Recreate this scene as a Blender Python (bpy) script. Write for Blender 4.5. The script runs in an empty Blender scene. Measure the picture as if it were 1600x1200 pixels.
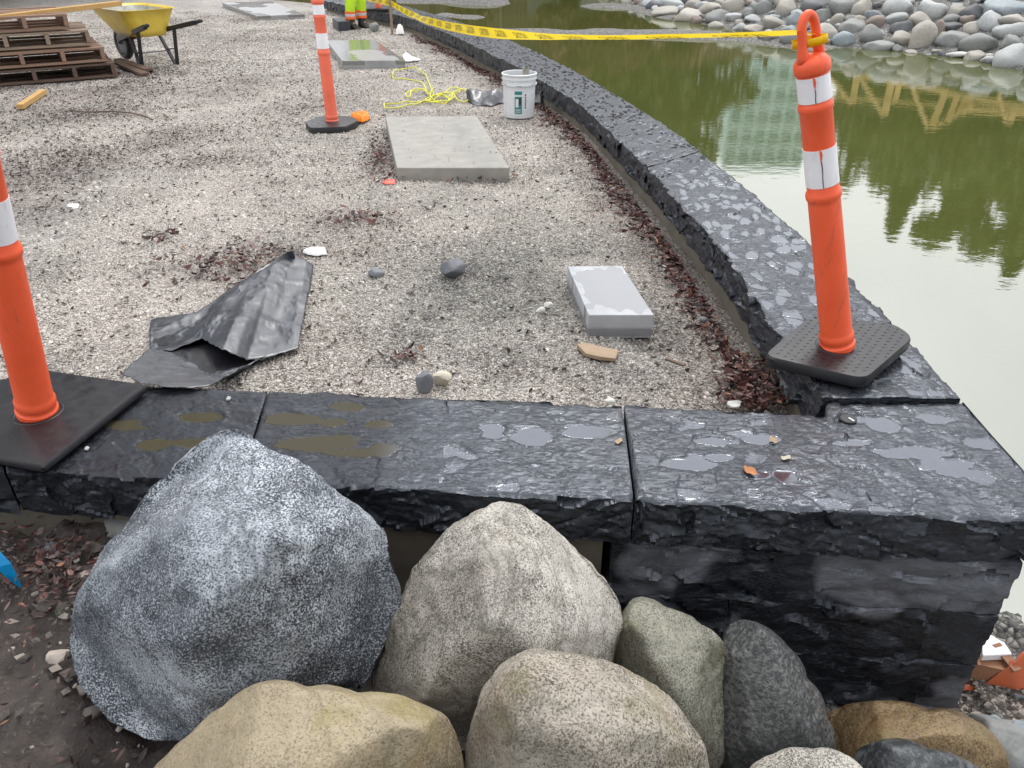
import bpy, math, random
import numpy as np
from mathutils import Vector, Matrix, Euler
R = math.radians
random.seed(7); rng = np.random.default_rng(7)
S = bpy.context.scene
COL = S.collection
# ------------------------------------------------------------------ camera
PITCH = R(31); CH = 1.5; F = 1200.0
cam = bpy.data.cameras.new('camera'); co = bpy.data.objects.new('camera', cam); COL.objects.link(co)
cam.sensor_width = 36; cam.lens = F/1600*36; cam.clip_start = .05; cam.clip_end = 3000
co.location = (0, 0, CH); co.rotation_euler = (math.pi/2-PITCH, 0, 0); S.camera = co
# ------------------------------------------------------------------ light
SUN_EL, SUN_AZ = R(58), R(18)          # azimuth from +Y towards +X
W = bpy.data.worlds.new('World'); S.world = W; W.use_nodes = True
wn = W.node_tree; wn.nodes.clear()
_o = wn.nodes.new('ShaderNodeOutputWorld'); _b = wn.nodes.new('ShaderNodeBackground')
_s = wn.nodes.new('ShaderNodeTexSky'); _s.sky_type = 'NISHITA'; _s.sun_disc = False
_s.sun_elevation = SUN_EL; _s.sun_rotation = SUN_AZ; _s.air_density = 1.5; _s.dust_density = 6; _s.ozone_density = 1
_h = wn.nodes.new('ShaderNodeHueSaturation'); _h.inputs['Saturation'].default_value = .22
_c = wn.nodes.new('ShaderNodeTexCoord'); _n = wn.nodes.new('ShaderNodeTexNoise'); _n.inputs['Scale'].default_value = 2.2; _n.inputs['Detail'].default_value = 5
_r = wn.nodes.new('ShaderNodeValToRGB'); _r.color_ramp.elements[0].position = .3; _r.color_ramp.elements[1].position = .75
_r.color_ramp.elements[0].color = (9.0, 9.3, 9.9, 1); _r.color_ramp.elements[1].color = (13.5, 13.7, 14.0, 1)
_m = wn.nodes.new('ShaderNodeMix'); _m.data_type = 'RGBA'; _m.inputs['Factor'].default_value = .8
L = wn.links.new
L(_s.outputs[0], _h.inputs['Color']); L(_c.outputs['Generated'], _n.inputs['Vector']); L(_n.outputs['Fac'], _r.inputs[0])
L(_h.outputs[0], _m.inputs[6]); L(_r.outputs[0], _m.inputs[7]); L(_m.outputs[2], _b.inputs[0]); L(_b.outputs[0], _o.inputs[0])
_b.inputs[1].default_value = .12
sl = bpy.data.lights.new('sun', 'SUN'); sl.energy = 1.1; sl.angle = R(14); sl.color = (1, .97, .92)
so = bpy.data.objects.new('sun', sl); COL.objects.link(so)
_d = Vector((math.sin(SUN_AZ)*math.cos(SUN_EL), math.cos(SUN_AZ)*math.cos(SUN_EL), math.sin(SUN_EL)))
so.rotation_euler = _d.to_track_quat('Z', 'Y').to_euler()
so.location = (0, 0, 20)
S.view_settings.view_transform = 'Standard'; S.view_settings.look = 'None'; S.view_settings.gamma = 1
S.view_settings.exposure = 0.55
# ------------------------------------------------------------------ projection helpers (photo pixel -> world)
sp_, cp_ = math.sin(PITCH), math.cos(PITCH)
def ray(px, py):
    u = (px-800)/F; v = (py-600)/F
    return np.array([u, cp_-v*sp_, -sp_-v*cp_])
def P(px, py, z=0.0):
    d = ray(px, py); t = (z-CH)/d[2]; return np.array([d[0]*t, d[1]*t, z])
def PT(px, py, t):
    d = ray(px, py); return np.array([d[0]*t, d[1]*t, CH+d[2]*t])
def PY(px, py, Y):
    d = ray(px, py); t = Y/d[1]; return np.array([d[0]*t, Y, CH+d[2]*t])
WZ = -0.60
def MIR(px, py, Y):                      # a point that is seen mirrored in the water at this pixel
    p = PY(px, py, Y); return np.array([p[0], p[1], 2*WZ-p[2]])
# ------------------------------------------------------------------ noise
def _hash(ix, iy, iz, seed):
    h = (ix.astype(np.int64)*374761393 + iy.astype(np.int64)*668265263 + iz.astype(np.int64)*2147483647 + seed*974711) & 0xffffffff
    h = ((h ^ (h >> 13))*1274126177) & 0xffffffff
    h = ((h ^ (h >> 15))*2246822519) & 0xffffffff
    return ((h ^ (h >> 16)) & 0xffff)/65535.0
def noise(p, seed=0):
    p = np.asarray(p, float); i = np.floor(p); f = p-i; f = f*f*f*(f*(f*6-15)+10); i = i.astype(np.int64)
    x, y, z = i[..., 0], i[..., 1], i[..., 2]; fx, fy, fz = f[..., 0], f[..., 1], f[..., 2]
    def c(a, b, d): return _hash(x+a, y+b, z+d, seed)
    a = c(0,0,0)*(1-fx)+c(1,0,0)*fx; b = c(0,1,0)*(1-fx)+c(1,1,0)*fx
    d = c(0,0,1)*(1-fx)+c(1,0,1)*fx; e = c(0,1,1)*(1-fx)+c(1,1,1)*fx
    return ((a*(1-fy)+b*fy)*(1-fz)+(d*(1-fy)+e*fy)*fz)*2-1
def fbm(p, o=4, seed=0, g=.5):
    p = np.asarray(p, float); s = 0; a = 1; n = 0
    for k in range(o):
        s = s+a*noise(p*(2.03**k)+k*17.3, seed+k); n += a; a *= g
    return s/n
def cells(p, seed=0):                    # 2-D voronoi: F1, F2, id
    p = np.asarray(p, float); i = np.floor(p).astype(np.int64); f1 = np.full(p.shape[:-1], 9.); f2 = f1.copy(); idd = f1*0
    z = np.zeros_like(i[..., 0])
    for a in (-1, 0, 1):
        for b in (-1, 0, 1):
            cx, cy = i[..., 0]+a, i[..., 1]+b
            qx = cx+_hash(cx, cy, z, seed); qy = cy+_hash(cx, cy, z+1, seed)
            d = np.hypot(p[..., 0]-qx, p[..., 1]-qy); h = _hash(cx, cy, z+2, seed)
            nr = d < f1; f2 = np.where(nr, f1, np.minimum(f2, d)); idd = np.where(nr, h, idd); f1 = np.where(nr, d, f1)
    return f1, f2, idd
def facets(p, fx, fy, slope, seed, wob=.5):     # patchwork of small tilted planes with crisp scarps, metres
    p = np.asarray(p, float); q = np.stack([p[..., 0]*fx, p[..., 1]*fy], -1); z0 = np.zeros(q.shape[:-1]); w3 = np.stack([q[..., 0], q[..., 1], z0], -1)
    q = q+np.stack([fbm(w3*1.1, 2, seed+1), fbm(w3*1.1+7, 2, seed+2)], -1)*wob
    i = np.floor(q).astype(np.int64); b = np.full(z0.shape, 9.); b2 = b.copy(); h = z0.copy(); idd = z0.copy(); zz = np.zeros_like(i[..., 0])
    for a in (-1, 0, 1):
        for c in (-1, 0, 1):
            cx, cy = i[..., 0]+a, i[..., 1]+c; dx = q[..., 0]-cx-_hash(cx, cy, zz, seed); dy = q[..., 1]-cy-_hash(cx, cy, zz+1, seed); d = np.hypot(dx, dy)
            k = _hash(cx, cy, zz+2, seed); g1 = _hash(cx, cy, zz+3, seed)-.5; g2 = _hash(cx, cy, zz+4, seed)-.5
            hh = (dx/fx*g1+dy/fy*g2)*2*slope+(k-.5)*slope*.35/min(fx, fy); n_ = d < b
            b2 = np.where(n_, b, np.minimum(b2, d)); h = np.where(n_, hh, h); idd = np.where(n_, k, idd); b = np.where(n_, d, b)
    return h, b, b2, idd
def ss(a, b, x): t = np.clip((x-a)/(b-a), 0, 1); return t*t*(3-2*t)
# ------------------------------------------------------------------ objects
def tag(o, label=None, cat=None, group=None, kind=None):
    if label: o['label'] = label
    if cat: o['category'] = cat
    if group: o['group'] = group
    if kind: o['kind'] = kind
    return o
def empty(name, loc, label, cat, group=None, rot=(0, 0, 0)):
    o = bpy.data.objects.new(name, None); COL.objects.link(o); o.location = Vector(tuple(loc)); o.rotation_euler = rot
    o.empty_display_size = .05
    return tag(o, label, cat, group)
def mk(name, verts, faces, mat, parent=None, smooth=True, attrs=None, loc=None, flat_angle=None):
    verts = np.asarray(verts, float)
    if loc is not None and parent is None: verts = verts-np.asarray(loc, float)
    me = bpy.data.meshes.new(name)
    if isinstance(faces, np.ndarray):
        n, k = faces.shape
        me.vertices.add(len(verts)); me.vertices.foreach_set('co', verts.ravel())
        me.loops.add(n*k); me.loops.foreach_set('vertex_index', faces.ravel().astype(np.int32))
        me.polygons.add(n); me.polygons.foreach_set('loop_start', np.arange(0, n*k, k, dtype=np.int32))
        try: me.polygons.foreach_set('loop_total', np.full(n, k, dtype=np.int32))
        except Exception: pass
        me.update(calc_edges=True); me.validate()
    else:
        me.from_pydata([tuple(v) for v in verts], [], [tuple(int(i) for i in f) for f in faces]); me.update()
    me.polygons.foreach_set('use_smooth', [smooth]*len(me.polygons))
    if attrs:
        for k, v in attrs.items():
            a = me.attributes.new(k, 'FLOAT', 'POINT'); a.data.foreach_set('value', np.asarray(v, np.float32))
    if mat: me.materials.append(mat)
    if flat_angle: me.set_sharp_from_angle(angle=R(flat_angle))
    o = bpy.data.objects.new(name, me); COL.objects.link(o)
    if parent is not None: o.parent = parent
    elif loc is not None: o.location = Vector(tuple(loc))
    return o
def gridf(nu, nv, wrap=False):           # (nu rows, nv cols)
    i = np.arange(nu-1)[:, None]; j = np.arange(nv if wrap else nv-1)[None, :]; j2 = (j+1) % nv
    return np.stack([i*nv+j, i*nv+j2, (i+1)*nv+j2, (i+1)*nv+j], -1).reshape(-1, 4)
class MB:
    def __init__(s): s.v = []; s.f = []
    def add(s, v, f):
        n = len(s.v); s.v += [tuple(map(float, q)) for q in v]; s.f += [tuple(int(i)+n for i in q) for q in f]
    def box(s, c, d, m=None, taper=0):
        x, y, z = [q/2 for q in d]; v = []
        for sz in (-1, 1):
            k = 1-taper if sz > 0 else 1
            for sx, sy in ((-1,-1),(1,-1),(1,1),(-1,1)):
                q = Vector((sx*x*k, sy*y*k, sz*z))
                if m is not None: q = m @ q
                v.append((q.x+c[0], q.y+c[1], q.z+c[2]))
        s.add(v, [(3,2,1,0),(4,5,6,7),(0,1,5,4),(1,2,6,5),(2,3,7,6),(3,0,4,7)])
    def bar(s, a, b, w, h=None, up=(0, 0, 1)):
        a = Vector(tuple(a)); b = Vector(tuple(b)); h = h or w; d = (b-a); l = d.length; d.normalize()
        x = d.cross(Vector(up));
        if x.length < 1e-4: x = Vector((1, 0, 0))
        x.normalize(); y = x.cross(d).normalized(); v = []
        for q in (a, b):
            for sx, sy in ((-1,-1),(1,-1),(1,1),(-1,1)): v.append(q+x*sx*w/2+y*sy*h/2)
        s.add(v, [(0,1,2,3),(7,6,5,4),(0,4,5,1),(1,5,6,2),(2,6,7,3),(3,7,4,0)])
    def tube(s, pts, r, n=8, closed=False):
        pts = [Vector(tuple(p)) for p in pts]; N = len(pts); rr = r if hasattr(r, '__len__') else [r]*N; v = []; prev = None
        for i, p in enumerate(pts):
            if closed: d = pts[(i+1) % N]-pts[i-1]
            else: d = pts[min(i+1, N-1)]-pts[max(i-1, 0)]
            d.normalize()
            x = (prev - d*prev.dot(d)) if prev is not None else d.orthogonal()
            if x.length < 1e-5: x = d.orthogonal()
            x.normalize(); prev = x; y = d.cross(x)
            for k in range(n):
                a = 2*math.pi*k/n; v.append(p+(x*math.cos(a)+y*math.sin(a))*rr[i])
        f = []
        for i in range(N if closed else N-1):
            for k in range(n):
                f.append((i*n+k, i*n+(k+1) % n, ((i+1) % N)*n+(k+1) % n, ((i+1) % N)*n+k))
        if not closed: f += [tuple(range(n))[::-1], tuple(range((N-1)*n, N*n))]
        s.add(v, f)
    def lathe(s, prof, n=32, cap=True, c=(0, 0, 0)):
        v = [(r*math.cos(2*math.pi*k/n)+c[0], r*math.sin(2*math.pi*k/n)+c[1], z+c[2]) for r, z in prof for k in range(n)]
        f = [(i*n+k, i*n+(k+1) % n, (i+1)*n+(k+1) % n, (i+1)*n+k) for i in range(len(prof)-1) for k in range(n)]
        if cap: f += [tuple(range(n))[::-1], tuple(range((len(prof)-1)*n, len(prof)*n))]
        s.add(v, f)
    def build(s, name, mat, parent=None, smooth=False, loc=None, angle=None, bevel=None):
        o = mk(name, s.v, s.f, mat, parent, smooth or bool(angle), None, loc, angle)
        if bevel:
            b = o.modifiers.new('bevel', 'BEVEL'); b.width = bevel; b.segments = 2; b.limit_method = 'ANGLE'
        return o
# ------------------------------------------------------------------ materials
class N:
    def __init__(s, name):
        s.m = bpy.data.materials.new(name); s.m.use_nodes = True; s.t = s.m.node_tree; s.t.nodes.clear()
        s.out = s.t.nodes.new('ShaderNodeOutputMaterial'); s.p = s.t.nodes.new('ShaderNodeBsdfPrincipled')
        s.t.links.new(s.p.outputs[0], s.out.inputs[0]); s.co = s.t.nodes.new('ShaderNodeTexCoord').outputs['Object']
    def lk(s, a, b):
        if hasattr(a, 'links') or isinstance(a, bpy.types.NodeSocket): s.t.links.new(a, b)
        else:
            if b.type == 'RGBA': a = (*a, 1)[:4] if hasattr(a, '__len__') else (a, a, a, 1)
            b.default_value = a
    def map(s, scale, v=None):
        n = s.t.nodes.new('ShaderNodeMapping'); s.lk(v or s.co, n.inputs[0]); n.inputs['Scale'].default_value = scale; return n.outputs[0]
    def noise(s, scale, detail=4, rough=.55, v=None, dist=0, out='Fac'):
        n = s.t.nodes.new('ShaderNodeTexNoise'); s.lk(v or s.co, n.inputs['Vector']); n.inputs['Scale'].default_value = scale
        n.inputs['Detail'].default_value = detail; n.inputs['Roughness'].default_value = rough; n.inputs['Distortion'].default_value = dist
        return n.outputs[out]
    def vor(s, scale, feat='F1', v=None, out='Distance', rnd=1):
        n = s.t.nodes.new('ShaderNodeTexVoronoi'); n.feature = feat; s.lk(v or s.co, n.inputs['Vector']); n.inputs['Scale'].default_value = scale
        n.inputs['Randomness'].default_value = rnd; return n.outputs[out]
    def ramp(s, f, stops, interp='LINEAR'):
        n = s.t.nodes.new('ShaderNodeValToRGB'); e = n.color_ramp.elements; n.color_ramp.interpolation = interp
        while len(e) < len(stops): e.new(.5)
        for q, (p, c) in zip(e, stops):
            q.position = p; q.color = (c, c, c, 1) if not hasattr(c, '__len__') else (*c, 1)
        s.lk(f, n.inputs[0]); return n.outputs[0]
    def mix(s, f, a, b, mode='MIX'):
        n = s.t.nodes.new('ShaderNodeMix'); n.data_type = 'RGBA'; n.blend_type = mode
        s.lk(f, n.inputs[0]); s.lk(a, n.inputs[6]); s.lk(b, n.inputs[7]); return n.outputs[2]
    def math(s, op, a, b=0, c=None):
        n = s.t.nodes.new('ShaderNodeMath'); n.operation = op; s.lk(a, n.inputs[0]); s.lk(b, n.inputs[1])
        if c is not None: s.lk(c, n.inputs[2])
        return n.outputs[0]
    def attr(s, name, typ='GEOMETRY', out='Fac'):
        n = s.t.nodes.new('ShaderNodeAttribute'); n.attribute_name = name; n.attribute_type = typ; return n.outputs[out]
    def rnd(s): return s.t.nodes.new('ShaderNodeObjectInfo').outputs['Random']
    def isl(s): return s.t.nodes.new('ShaderNodeNewGeometry').outputs['Random Per Island']
    def bump(s, h, strength=.5, dist=.01, prev=None):
        n = s.t.nodes.new('ShaderNodeBump'); s.lk(h, n.inputs['Height']); s.lk(strength, n.inputs['Strength']); n.inputs['Distance'].default_value = dist
        if prev is not None: s.lk(prev, n.inputs['Normal'])
        return n.outputs[0]
    def fin(s, col, rough=.6, nrm=None, ior=None, metal=None, spec=None, coat=None):
        s.lk(col, s.p.inputs['Base Color']); s.lk(rough, s.p.inputs['Roughness'])
        if nrm is not None: s.lk(nrm, s.p.inputs['Normal'])
        if ior is not None: s.lk(ior, s.p.inputs['IOR'])
        if metal is not None: s.lk(metal, s.p.inputs['Metallic'])
        if spec is not None: s.lk(spec, s.p.inputs['Specular IOR Level'])
        if coat is not None: s.lk(coat, s.p.inputs['Coat Weight'])
        return s.m
M = {}
def simple(name, col, rough=.5, var=.12, scale=14, bump=.15, bscale=60, bd=.002, ior=None, coat=None):
    n = N(name); f = n.noise(scale, 5)
    d = tuple(c*(1-var) for c in col); e = tuple(min(1, c*(1+var)) for c in col)
    c = n.ramp(f, [(.3, d), (.7, e)])
    rf = n.ramp(n.noise(scale*2.3, 4), [(.3, max(.02, rough-.08)), (.7, min(1, rough+.1))])
    M[name] = n.fin(c, rf, n.bump(n.noise(bscale, 4), bump, bd), ior=ior, coat=coat); return M[name]
def scuffed(name, col, dirt, amt=.5, rough=.45):
    n = N(name); f = n.noise(7, 5, .6); g = n.noise(1, 5, .65, n.map((38, 38, 7)), .3); k = n.noise(1, 4, .7, n.map((90, 90, 22)))
    c = n.ramp(f, [(.3, tuple(q*.93 for q in col)), (.7, tuple(min(.95, q*1.04+.012) for q in col))])
    c = n.mix(n.ramp(g, [(.58, 0), (.74, amt)]), c, dirt); c = n.mix(n.ramp(k, [(.66, 0), (.72, amt*.7)]), c, tuple(min(.9, q*.6+.22) for q in col))
    M[name] = n.fin(c, n.ramp(g, [(.3, rough-.1), (.7, rough+.15)]), n.bump(n.noise(45, 4), .12, .002))
scuffed('orange', (.88, .11, .032), (.28, .10, .05), .5); scuffed('orange_faded', (.82, .15, .08), (.35, .14, .08), .4)
simple('rubber', (.011, .011, .014), .40, .35, 12, .35, 220, .001)
simple('white_plastic', (.66, .68, .70), .3, .05, 10, .05)
simple('teal', (.03, .2, .2), .4, .1); simple('ink', (.02, .04, .045), .5, .1)
simple('yellow_paint', (.68, .5, .07), .35, .10, 7, .1, 30)
simple('black_steel', (.015, .015, .017), .4, .3, 20, .2)
simple('grey_steel', (.12, .12, .14), .45, .3, 20, .2)
simple('tape_yellow', (.84, .62, .005), .35, .04, 30, .1, 12, .004)
_m = M['tape_yellow'].node_tree; _tr = _m.nodes.new('ShaderNodeBsdfTranslucent'); _tr.inputs[0].default_value = (.9, .66, .01, 1); _mx = _m.nodes.new('ShaderNodeMixShader'); _mx.inputs[0].default_value = .45
_pb = [x for x in _m.nodes if x.type == 'BSDF_PRINCIPLED'][0]; _ou = [x for x in _m.nodes if x.type == 'OUTPUT_MATERIAL'][0]
_m.links.new(_pb.outputs[0], _mx.inputs[1]); _m.links.new(_tr.outputs[0], _mx.inputs[2]); _m.links.new(_mx.outputs[0], _ou.inputs[0])
simple('rope', (.62, .60, .06), .6, .15, 60, .4, 400)
simple('cement_dirt', (.33, .32, .28), .8, .35, 16, .5, 40, .004)
simple('hivis', (.50, .78, .02), .6, .12, 8, .4, 14, .01)
simple('hivis_orange', (.85, .14, .02), .6, .08); simple('silver', (.5, .5, .5), .35, .05)
simple('boot', (.02, .016, .014), .6, .3); simple('skin', (.42, .22, .15), .5, .05)
simple('jacket', (.7, .16, .03), .65, .1); simple('hair', (.03, .02, .015), .7)
simple('leaf_green', (.05, .16, .02), .5, .3, 20)
simple('blue_plastic', (.0, .28, .62), .35, .08, 9, .1)
simple('white_foam', (.8, .8, .8), .6, .03); simple('litter_white', (.75, .74, .72), .5, .1)
simple('terracotta', (.42, .17, .07), .75, .25, 12, .5, 60)
simple('orange_sheet', (.5, .12, .05), .35, .2, 6, .4, 9, .02)
simple('flesh_paint', (.85, .16, .12), .7, .2, 60)
simple('white_dust', (.62, .64, .66), .8, .25, 30, .4, 90)
simple('orange_rag', (.85, .22, .01), .6, .2, 30, .6, 90, .006)
simple('hat', (.8, .8, .78), .3, .03)
def wood(name, a, b, rough=.65, sc=(3, 60, 60)):
    n = N(name); v = n.map(sc); f = n.noise(1, 5, .6, v, .6); k = n.noise(3.2, 3)
    c = n.ramp(f, [(.28, b), (.68, a)]); c = n.mix(n.ramp(k, [(.35, .0), (.7, .6)]), c, tuple(q*.55 for q in a), 'MIX')
    r = n.rnd(); c = n.mix(.35, c, n.ramp(r, [(0, tuple(q*.6 for q in a)), (1, a)]))
    M[name] = n.fin(c, rough, n.bump(f, .4, .002)); return M[name]
wood('pallet_wood', (.32, .235, .17), (.11, .08, .06)); wood('pallet_red', (.31, .19, .13), (.12, .075, .055))
wood('fresh_wood', (.58, .36, .13), (.42, .23, .07)); wood('rail_wood', (.80, .56, .24), (.62, .40, .15)); wood('old_plank', (.14, .085, .06), (.045, .028, .022))
wood('chip_wood', (.40, .29, .19), (.26, .17, .10), .6, (12, 90, 90)); wood('carton', (.33, .16, .085), (.22, .10, .05), .7, (4, 20, 20))
# reflective band, slightly dirty
scuffed('reflective', (.84, .83, .86), (.40, .38, .36), .55, .38)
# black basalt capstone: attributes wet (puddle), silt
def basalt(name, wetattr=True, dry=.0):
    n = N(name); v = n.co
    f1 = n.noise(9, 6, .65); f2 = n.noise(85, 5, .75, dist=.6); f3 = n.noise(1, 5, .7, n.map((30, 62, 80)), .8); f4 = n.vor(1, v=n.map((45, 80, 80)))
    base = n.ramp(f1, [(.25, (.006, .0065, .008)), (.6, (.014, .015, .019)), (.85, (.034, .036, .045))])
    base = n.mix(n.ramp(f2, [(.57, 0), (.75, .5)]), base, (.075, .078, .09)); cr = n.noise(1, 4, .65, n.map((11, 34, 34)), 1.4); crk = n.ramp(cr, [(.475, 0), (.5, 1), (.52, 0)])
    if dry: base = n.mix(n.ramp(n.noise(2.6, 3, .5, dist=.2), [(.52, 0), (.57, dry)]), base, (.15, .155, .175))
    rough = n.mix(n.ramp(n.noise(6, 5, .7), [(.35, 0), (.65, 1)]), .26, .44); rough = n.mix(crk, rough, .8)
    h = n.mix(.5, f2, f3); h = n.mix(.35, h, f4); h = n.math('SUBTRACT', h, n.math('MULTIPLY', crk, .45)); fine = n.noise(300, 3)
    n.p.inputs['Specular Tint'].default_value = (.80, .87, 1, 1)
    if wetattr:
        w = n.attr('wet'); si = n.attr('silt')
        wm = n.ramp(w, [(.2, 0), (.9, 1)])
        pud = n.mix(si, (.045, .047, .056), (.058, .052, .034))
        base = n.mix(wm, base, pud); rough = n.mix(wm, rough, n.ramp(n.noise(40, 4), [(.35, .04), (.7, .22)]))
        inv = n.math('SUBTRACT', 1, wm)
        b = n.bump(n.math('MULTIPLY', h, inv), .45, .006)
        b2 = n.bump(n.math('MULTIPLY', fine, inv), .3, .0012, b)
        dark = n.math('MULTIPLY', si, -.25)
        ior = n.math('ADD', n.math('ADD', 1.74, dark), n.math('MULTIPLY', wm, n.math('SUBTRACT', .38, n.math('MULTIPLY', si, .72))))
        return n.fin(base, rough, b2, ior=ior)
    return n.fin(base, rough, n.bump(fine, .5, .0014, n.bump(h, .6, .008)), ior=1.6)
M['capstone'] = basalt('capstone'); M['basalt_block'] = basalt('basalt_block', False, .8)
# concrete
def concrete(name, col, wet=False, r=.75):
    n = N(name); f = n.noise(9, 6, .6); g = n.noise(150, 3); pits = n.ramp(n.vor(34), [(.03, 0), (.09, 1)])
    c = n.ramp(f, [(.3, tuple(q*.82 for q in col)), (.7, tuple(q*1.1 for q in col))])
    c = n.mix(n.ramp(n.vor(9), [(.02, .8), (.05, 0)]), c, (.05, .045, .04))
    c = n.mix(n.ramp(n.noise(3, 3), [(.55, 0), (.75, .35)]), c, tuple(q*.6 for q in col))
    b = n.bump(g, .25, .001); rough = r
    if wet:
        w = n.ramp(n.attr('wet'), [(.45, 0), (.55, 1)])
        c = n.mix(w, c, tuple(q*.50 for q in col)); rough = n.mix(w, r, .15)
        ior = n.math('ADD', 1.45, n.math('MULTIPLY', w, .45)); return n.fin(c, rough, n.bump(n.math('MULTIPLY', g, n.math('SUBTRACT', 1, w)), .25, .001), ior=ior)
    return n.fin(c, rough, b)
M['concrete'] = concrete('concrete', (.30, .29, .265)); M['concrete_wet'] = concrete('concrete_wet', (.30, .30, .30), True, .35)
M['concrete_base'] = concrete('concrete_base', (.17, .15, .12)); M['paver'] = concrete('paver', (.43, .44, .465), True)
# gravel surface
def gravel(name, pal, stuff=False, sc=95):
    n = N(name)
    if stuff:
        r = n.rnd(); pos = n.t.nodes.new('ShaderNodeNewGeometry').outputs['Position']
        dirt = n.attr('dirt', 'INSTANCER'); dark = n.attr('dark', 'INSTANCER')
    else:
        pos = n.co; r = n.vor(sc, out='Color'); s_ = n.t.nodes.new('ShaderNodeSeparateColor'); n.lk(r, s_.inputs[0]); r = s_.outputs[0]
        dirt = n.attr('dirt'); dark = n.attr('dark')
    c = n.ramp(r, pal, 'LINEAR')
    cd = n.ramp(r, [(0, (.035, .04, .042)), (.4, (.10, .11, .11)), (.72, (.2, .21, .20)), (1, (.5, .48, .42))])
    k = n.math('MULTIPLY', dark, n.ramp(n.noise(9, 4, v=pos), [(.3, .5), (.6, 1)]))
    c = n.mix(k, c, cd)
    di = n.math('MULTIPLY', dirt, n.ramp(n.noise(26, 4, .7, v=pos), [(.34, 0), (.60, .75)]))
    c = n.mix(di, c, n.ramp(r, [(0, (.05, .03, .026)), (.6, (.12, .078, .066)), (1, (.26, .19, .16))]))
    c = n.mix(n.ramp(n.noise(1.6, 5, .6, v=pos), [(.28, .32), (.6, 0)]), c, (.20, .165, .14)); c = n.mix(n.ramp(n.noise(.8, 4, .6, v=pos), [(.42, 0), (.7, .45)]), c, (.62, .575, .52))
    rough = .55
    if stuff:
        b = n.bump(n.noise(300, 3), .3, .001)
    else:
        e = n.vor(sc, 'DISTANCE_TO_EDGE'); d0 = n.vor(sc)
        c = n.mix(n.ramp(e, [(.0, .85), (.16, 0)]), c, (.05, .045, .04))
        b = n.bump(n.ramp(d0, [(0, 1), (.75, 0)]), .9, .007); b = n.bump(n.noise(18, 5), .6, .02, b)
    return n.fin(c, rough, b)
PAL = [(0, (.07, .064, .058)), (.10, (.25, .222, .20)), (.42, (.42, .38, .34)), (.74, (.54, .495, .45)), (1, (.78, .74, .68))]
M['gravel'] = gravel('gravel', PAL); M['pebble'] = gravel('pebble', PAL, True)
n = N('soil'); f = n.noise(11, 7, .65); g = n.noise(60, 5, .7)
k = n.attr('shore'); s1 = n.ramp(f, [(.25, (.028, .021, .019)), (.55, (.062, .048, .042)), (.8, (.12, .098, .082))])
s1 = n.mix(n.ramp(g, [(.58, 0), (.72, .8)]), s1, (.2, .17, .145))
r = n.vor(42, out='Color'); s_ = n.t.nodes.new('ShaderNodeSeparateColor'); n.lk(r, s_.inputs[0])
s2 = n.ramp(s_.outputs[0], [(0, (.05, .05, .05)), (.5, (.17, .165, .15)), (1, (.38, .36, .33))]); s2 = n.mix(n.ramp(n.vor(42, 'DISTANCE_TO_EDGE'), [(0, .9), (.15, 0)]), s2, (.03, .03, .03))
b = n.bump(g, .8, .012); b = n.bump(n.math('MULTIPLY', n.ramp(n.vor(42), [(0, 1), (.7, 0)]), k), .9, .015, b)
M['soil'] = n.fin(n.mix(k, s1, s2), .7, b)
# water
n = N('water'); v = n.map((1, 1, 1))
b = n.bump(n.noise(5, 3, .5, n.map((1, 1.6, 1))), .03, .03); b = n.bump(n.noise(38, 3, .5, n.map((.5, 1.5, 1))), .03, .003, b)
M['water'] = n.fin(n.ramp(n.noise(.35, 3), [(.3, (.070, .080, .022)), (.7, (.088, .100, .028))]), .015, b, ior=3.6)
# granite family
def granite(name, light, dark, mid, speck=170, amt=.5, stain=None, stain_amt=.5, rough=.6, moss=None, band=None):
    n = N(name); a = n.noise(speck, 3, .75); b_ = n.noise(speck*2.6, 2, .6); c_ = n.noise(4.5, 5, .6)
    thr = n.math('ADD', a, n.math('MULTIPLY', n.math('SUBTRACT', c_, .5), .5)); vein = n.noise(2.6, 5, .55, dist=1.1)
    c = n.ramp(thr, [(amt-.08, dark), (amt-.01, mid), (amt+.06, light)])
    c = n.mix(n.ramp(b_, [(.62, 0), (.7, .8)]), c, tuple(q*.35 for q in dark)); c = n.mix(n.ramp(n.noise(speck*.6, 2, .5), [(.64, 0), (.72, .7)]), c, light)
    if stain: c = n.mix(n.ramp(n.noise(3.1, 6, .7, dist=.3), [(.52, 0), (.66, stain_amt)]), c, stain)
    if moss: c = n.mix(n.ramp(n.noise(5.5, 6, .65), [(.53, 0), (.66, .65)]), c, moss)
    c = n.mix(n.ramp(n.noise(1.7, 5, .65, dist=.4), [(.42, .42), (.58, 0)]), c, tuple(q*.75 for q in mid)); c = n.mix(n.ramp(vein, [(.485, 0), (.5, .45), (.515, 0)]), c, dark); c = n.mix(n.ramp(n.noise(7, 6, .7), [(.56, 0), (.75, .55)]), c, tuple(q*.6 for q in mid))
    nb = n.bump(n.noise(26, 6, .65), .7, .014); nb = n.bump(a, .45, .003, nb)
    M[name] = n.fin(c, rough, nb); return M[name]
granite('granite_blue', (.60, .64, .69), (.014, .018, .026), (.13, .15, .175), 240, .515, (.07, .085, .105), .5)
granite('granite_white', (.56, .53, .475), (.04, .035, .03), (.28, .255, .22), 250, .485, (.13, .09, .06), .45)
granite('granite_pink', (.44, .40, .335), (.06, .047, .036), (.22, .19, .15), 210, .47, (.17, .105, .05), .5, moss=(.13, .12, .035))
granite('granite_tan', (.36, .30, .20), (.15, .115, .07), (.26, .21, .135), 210, .47, (.28, .17, .07), .5, moss=(.22, .18, .035), rough=.5)
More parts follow.
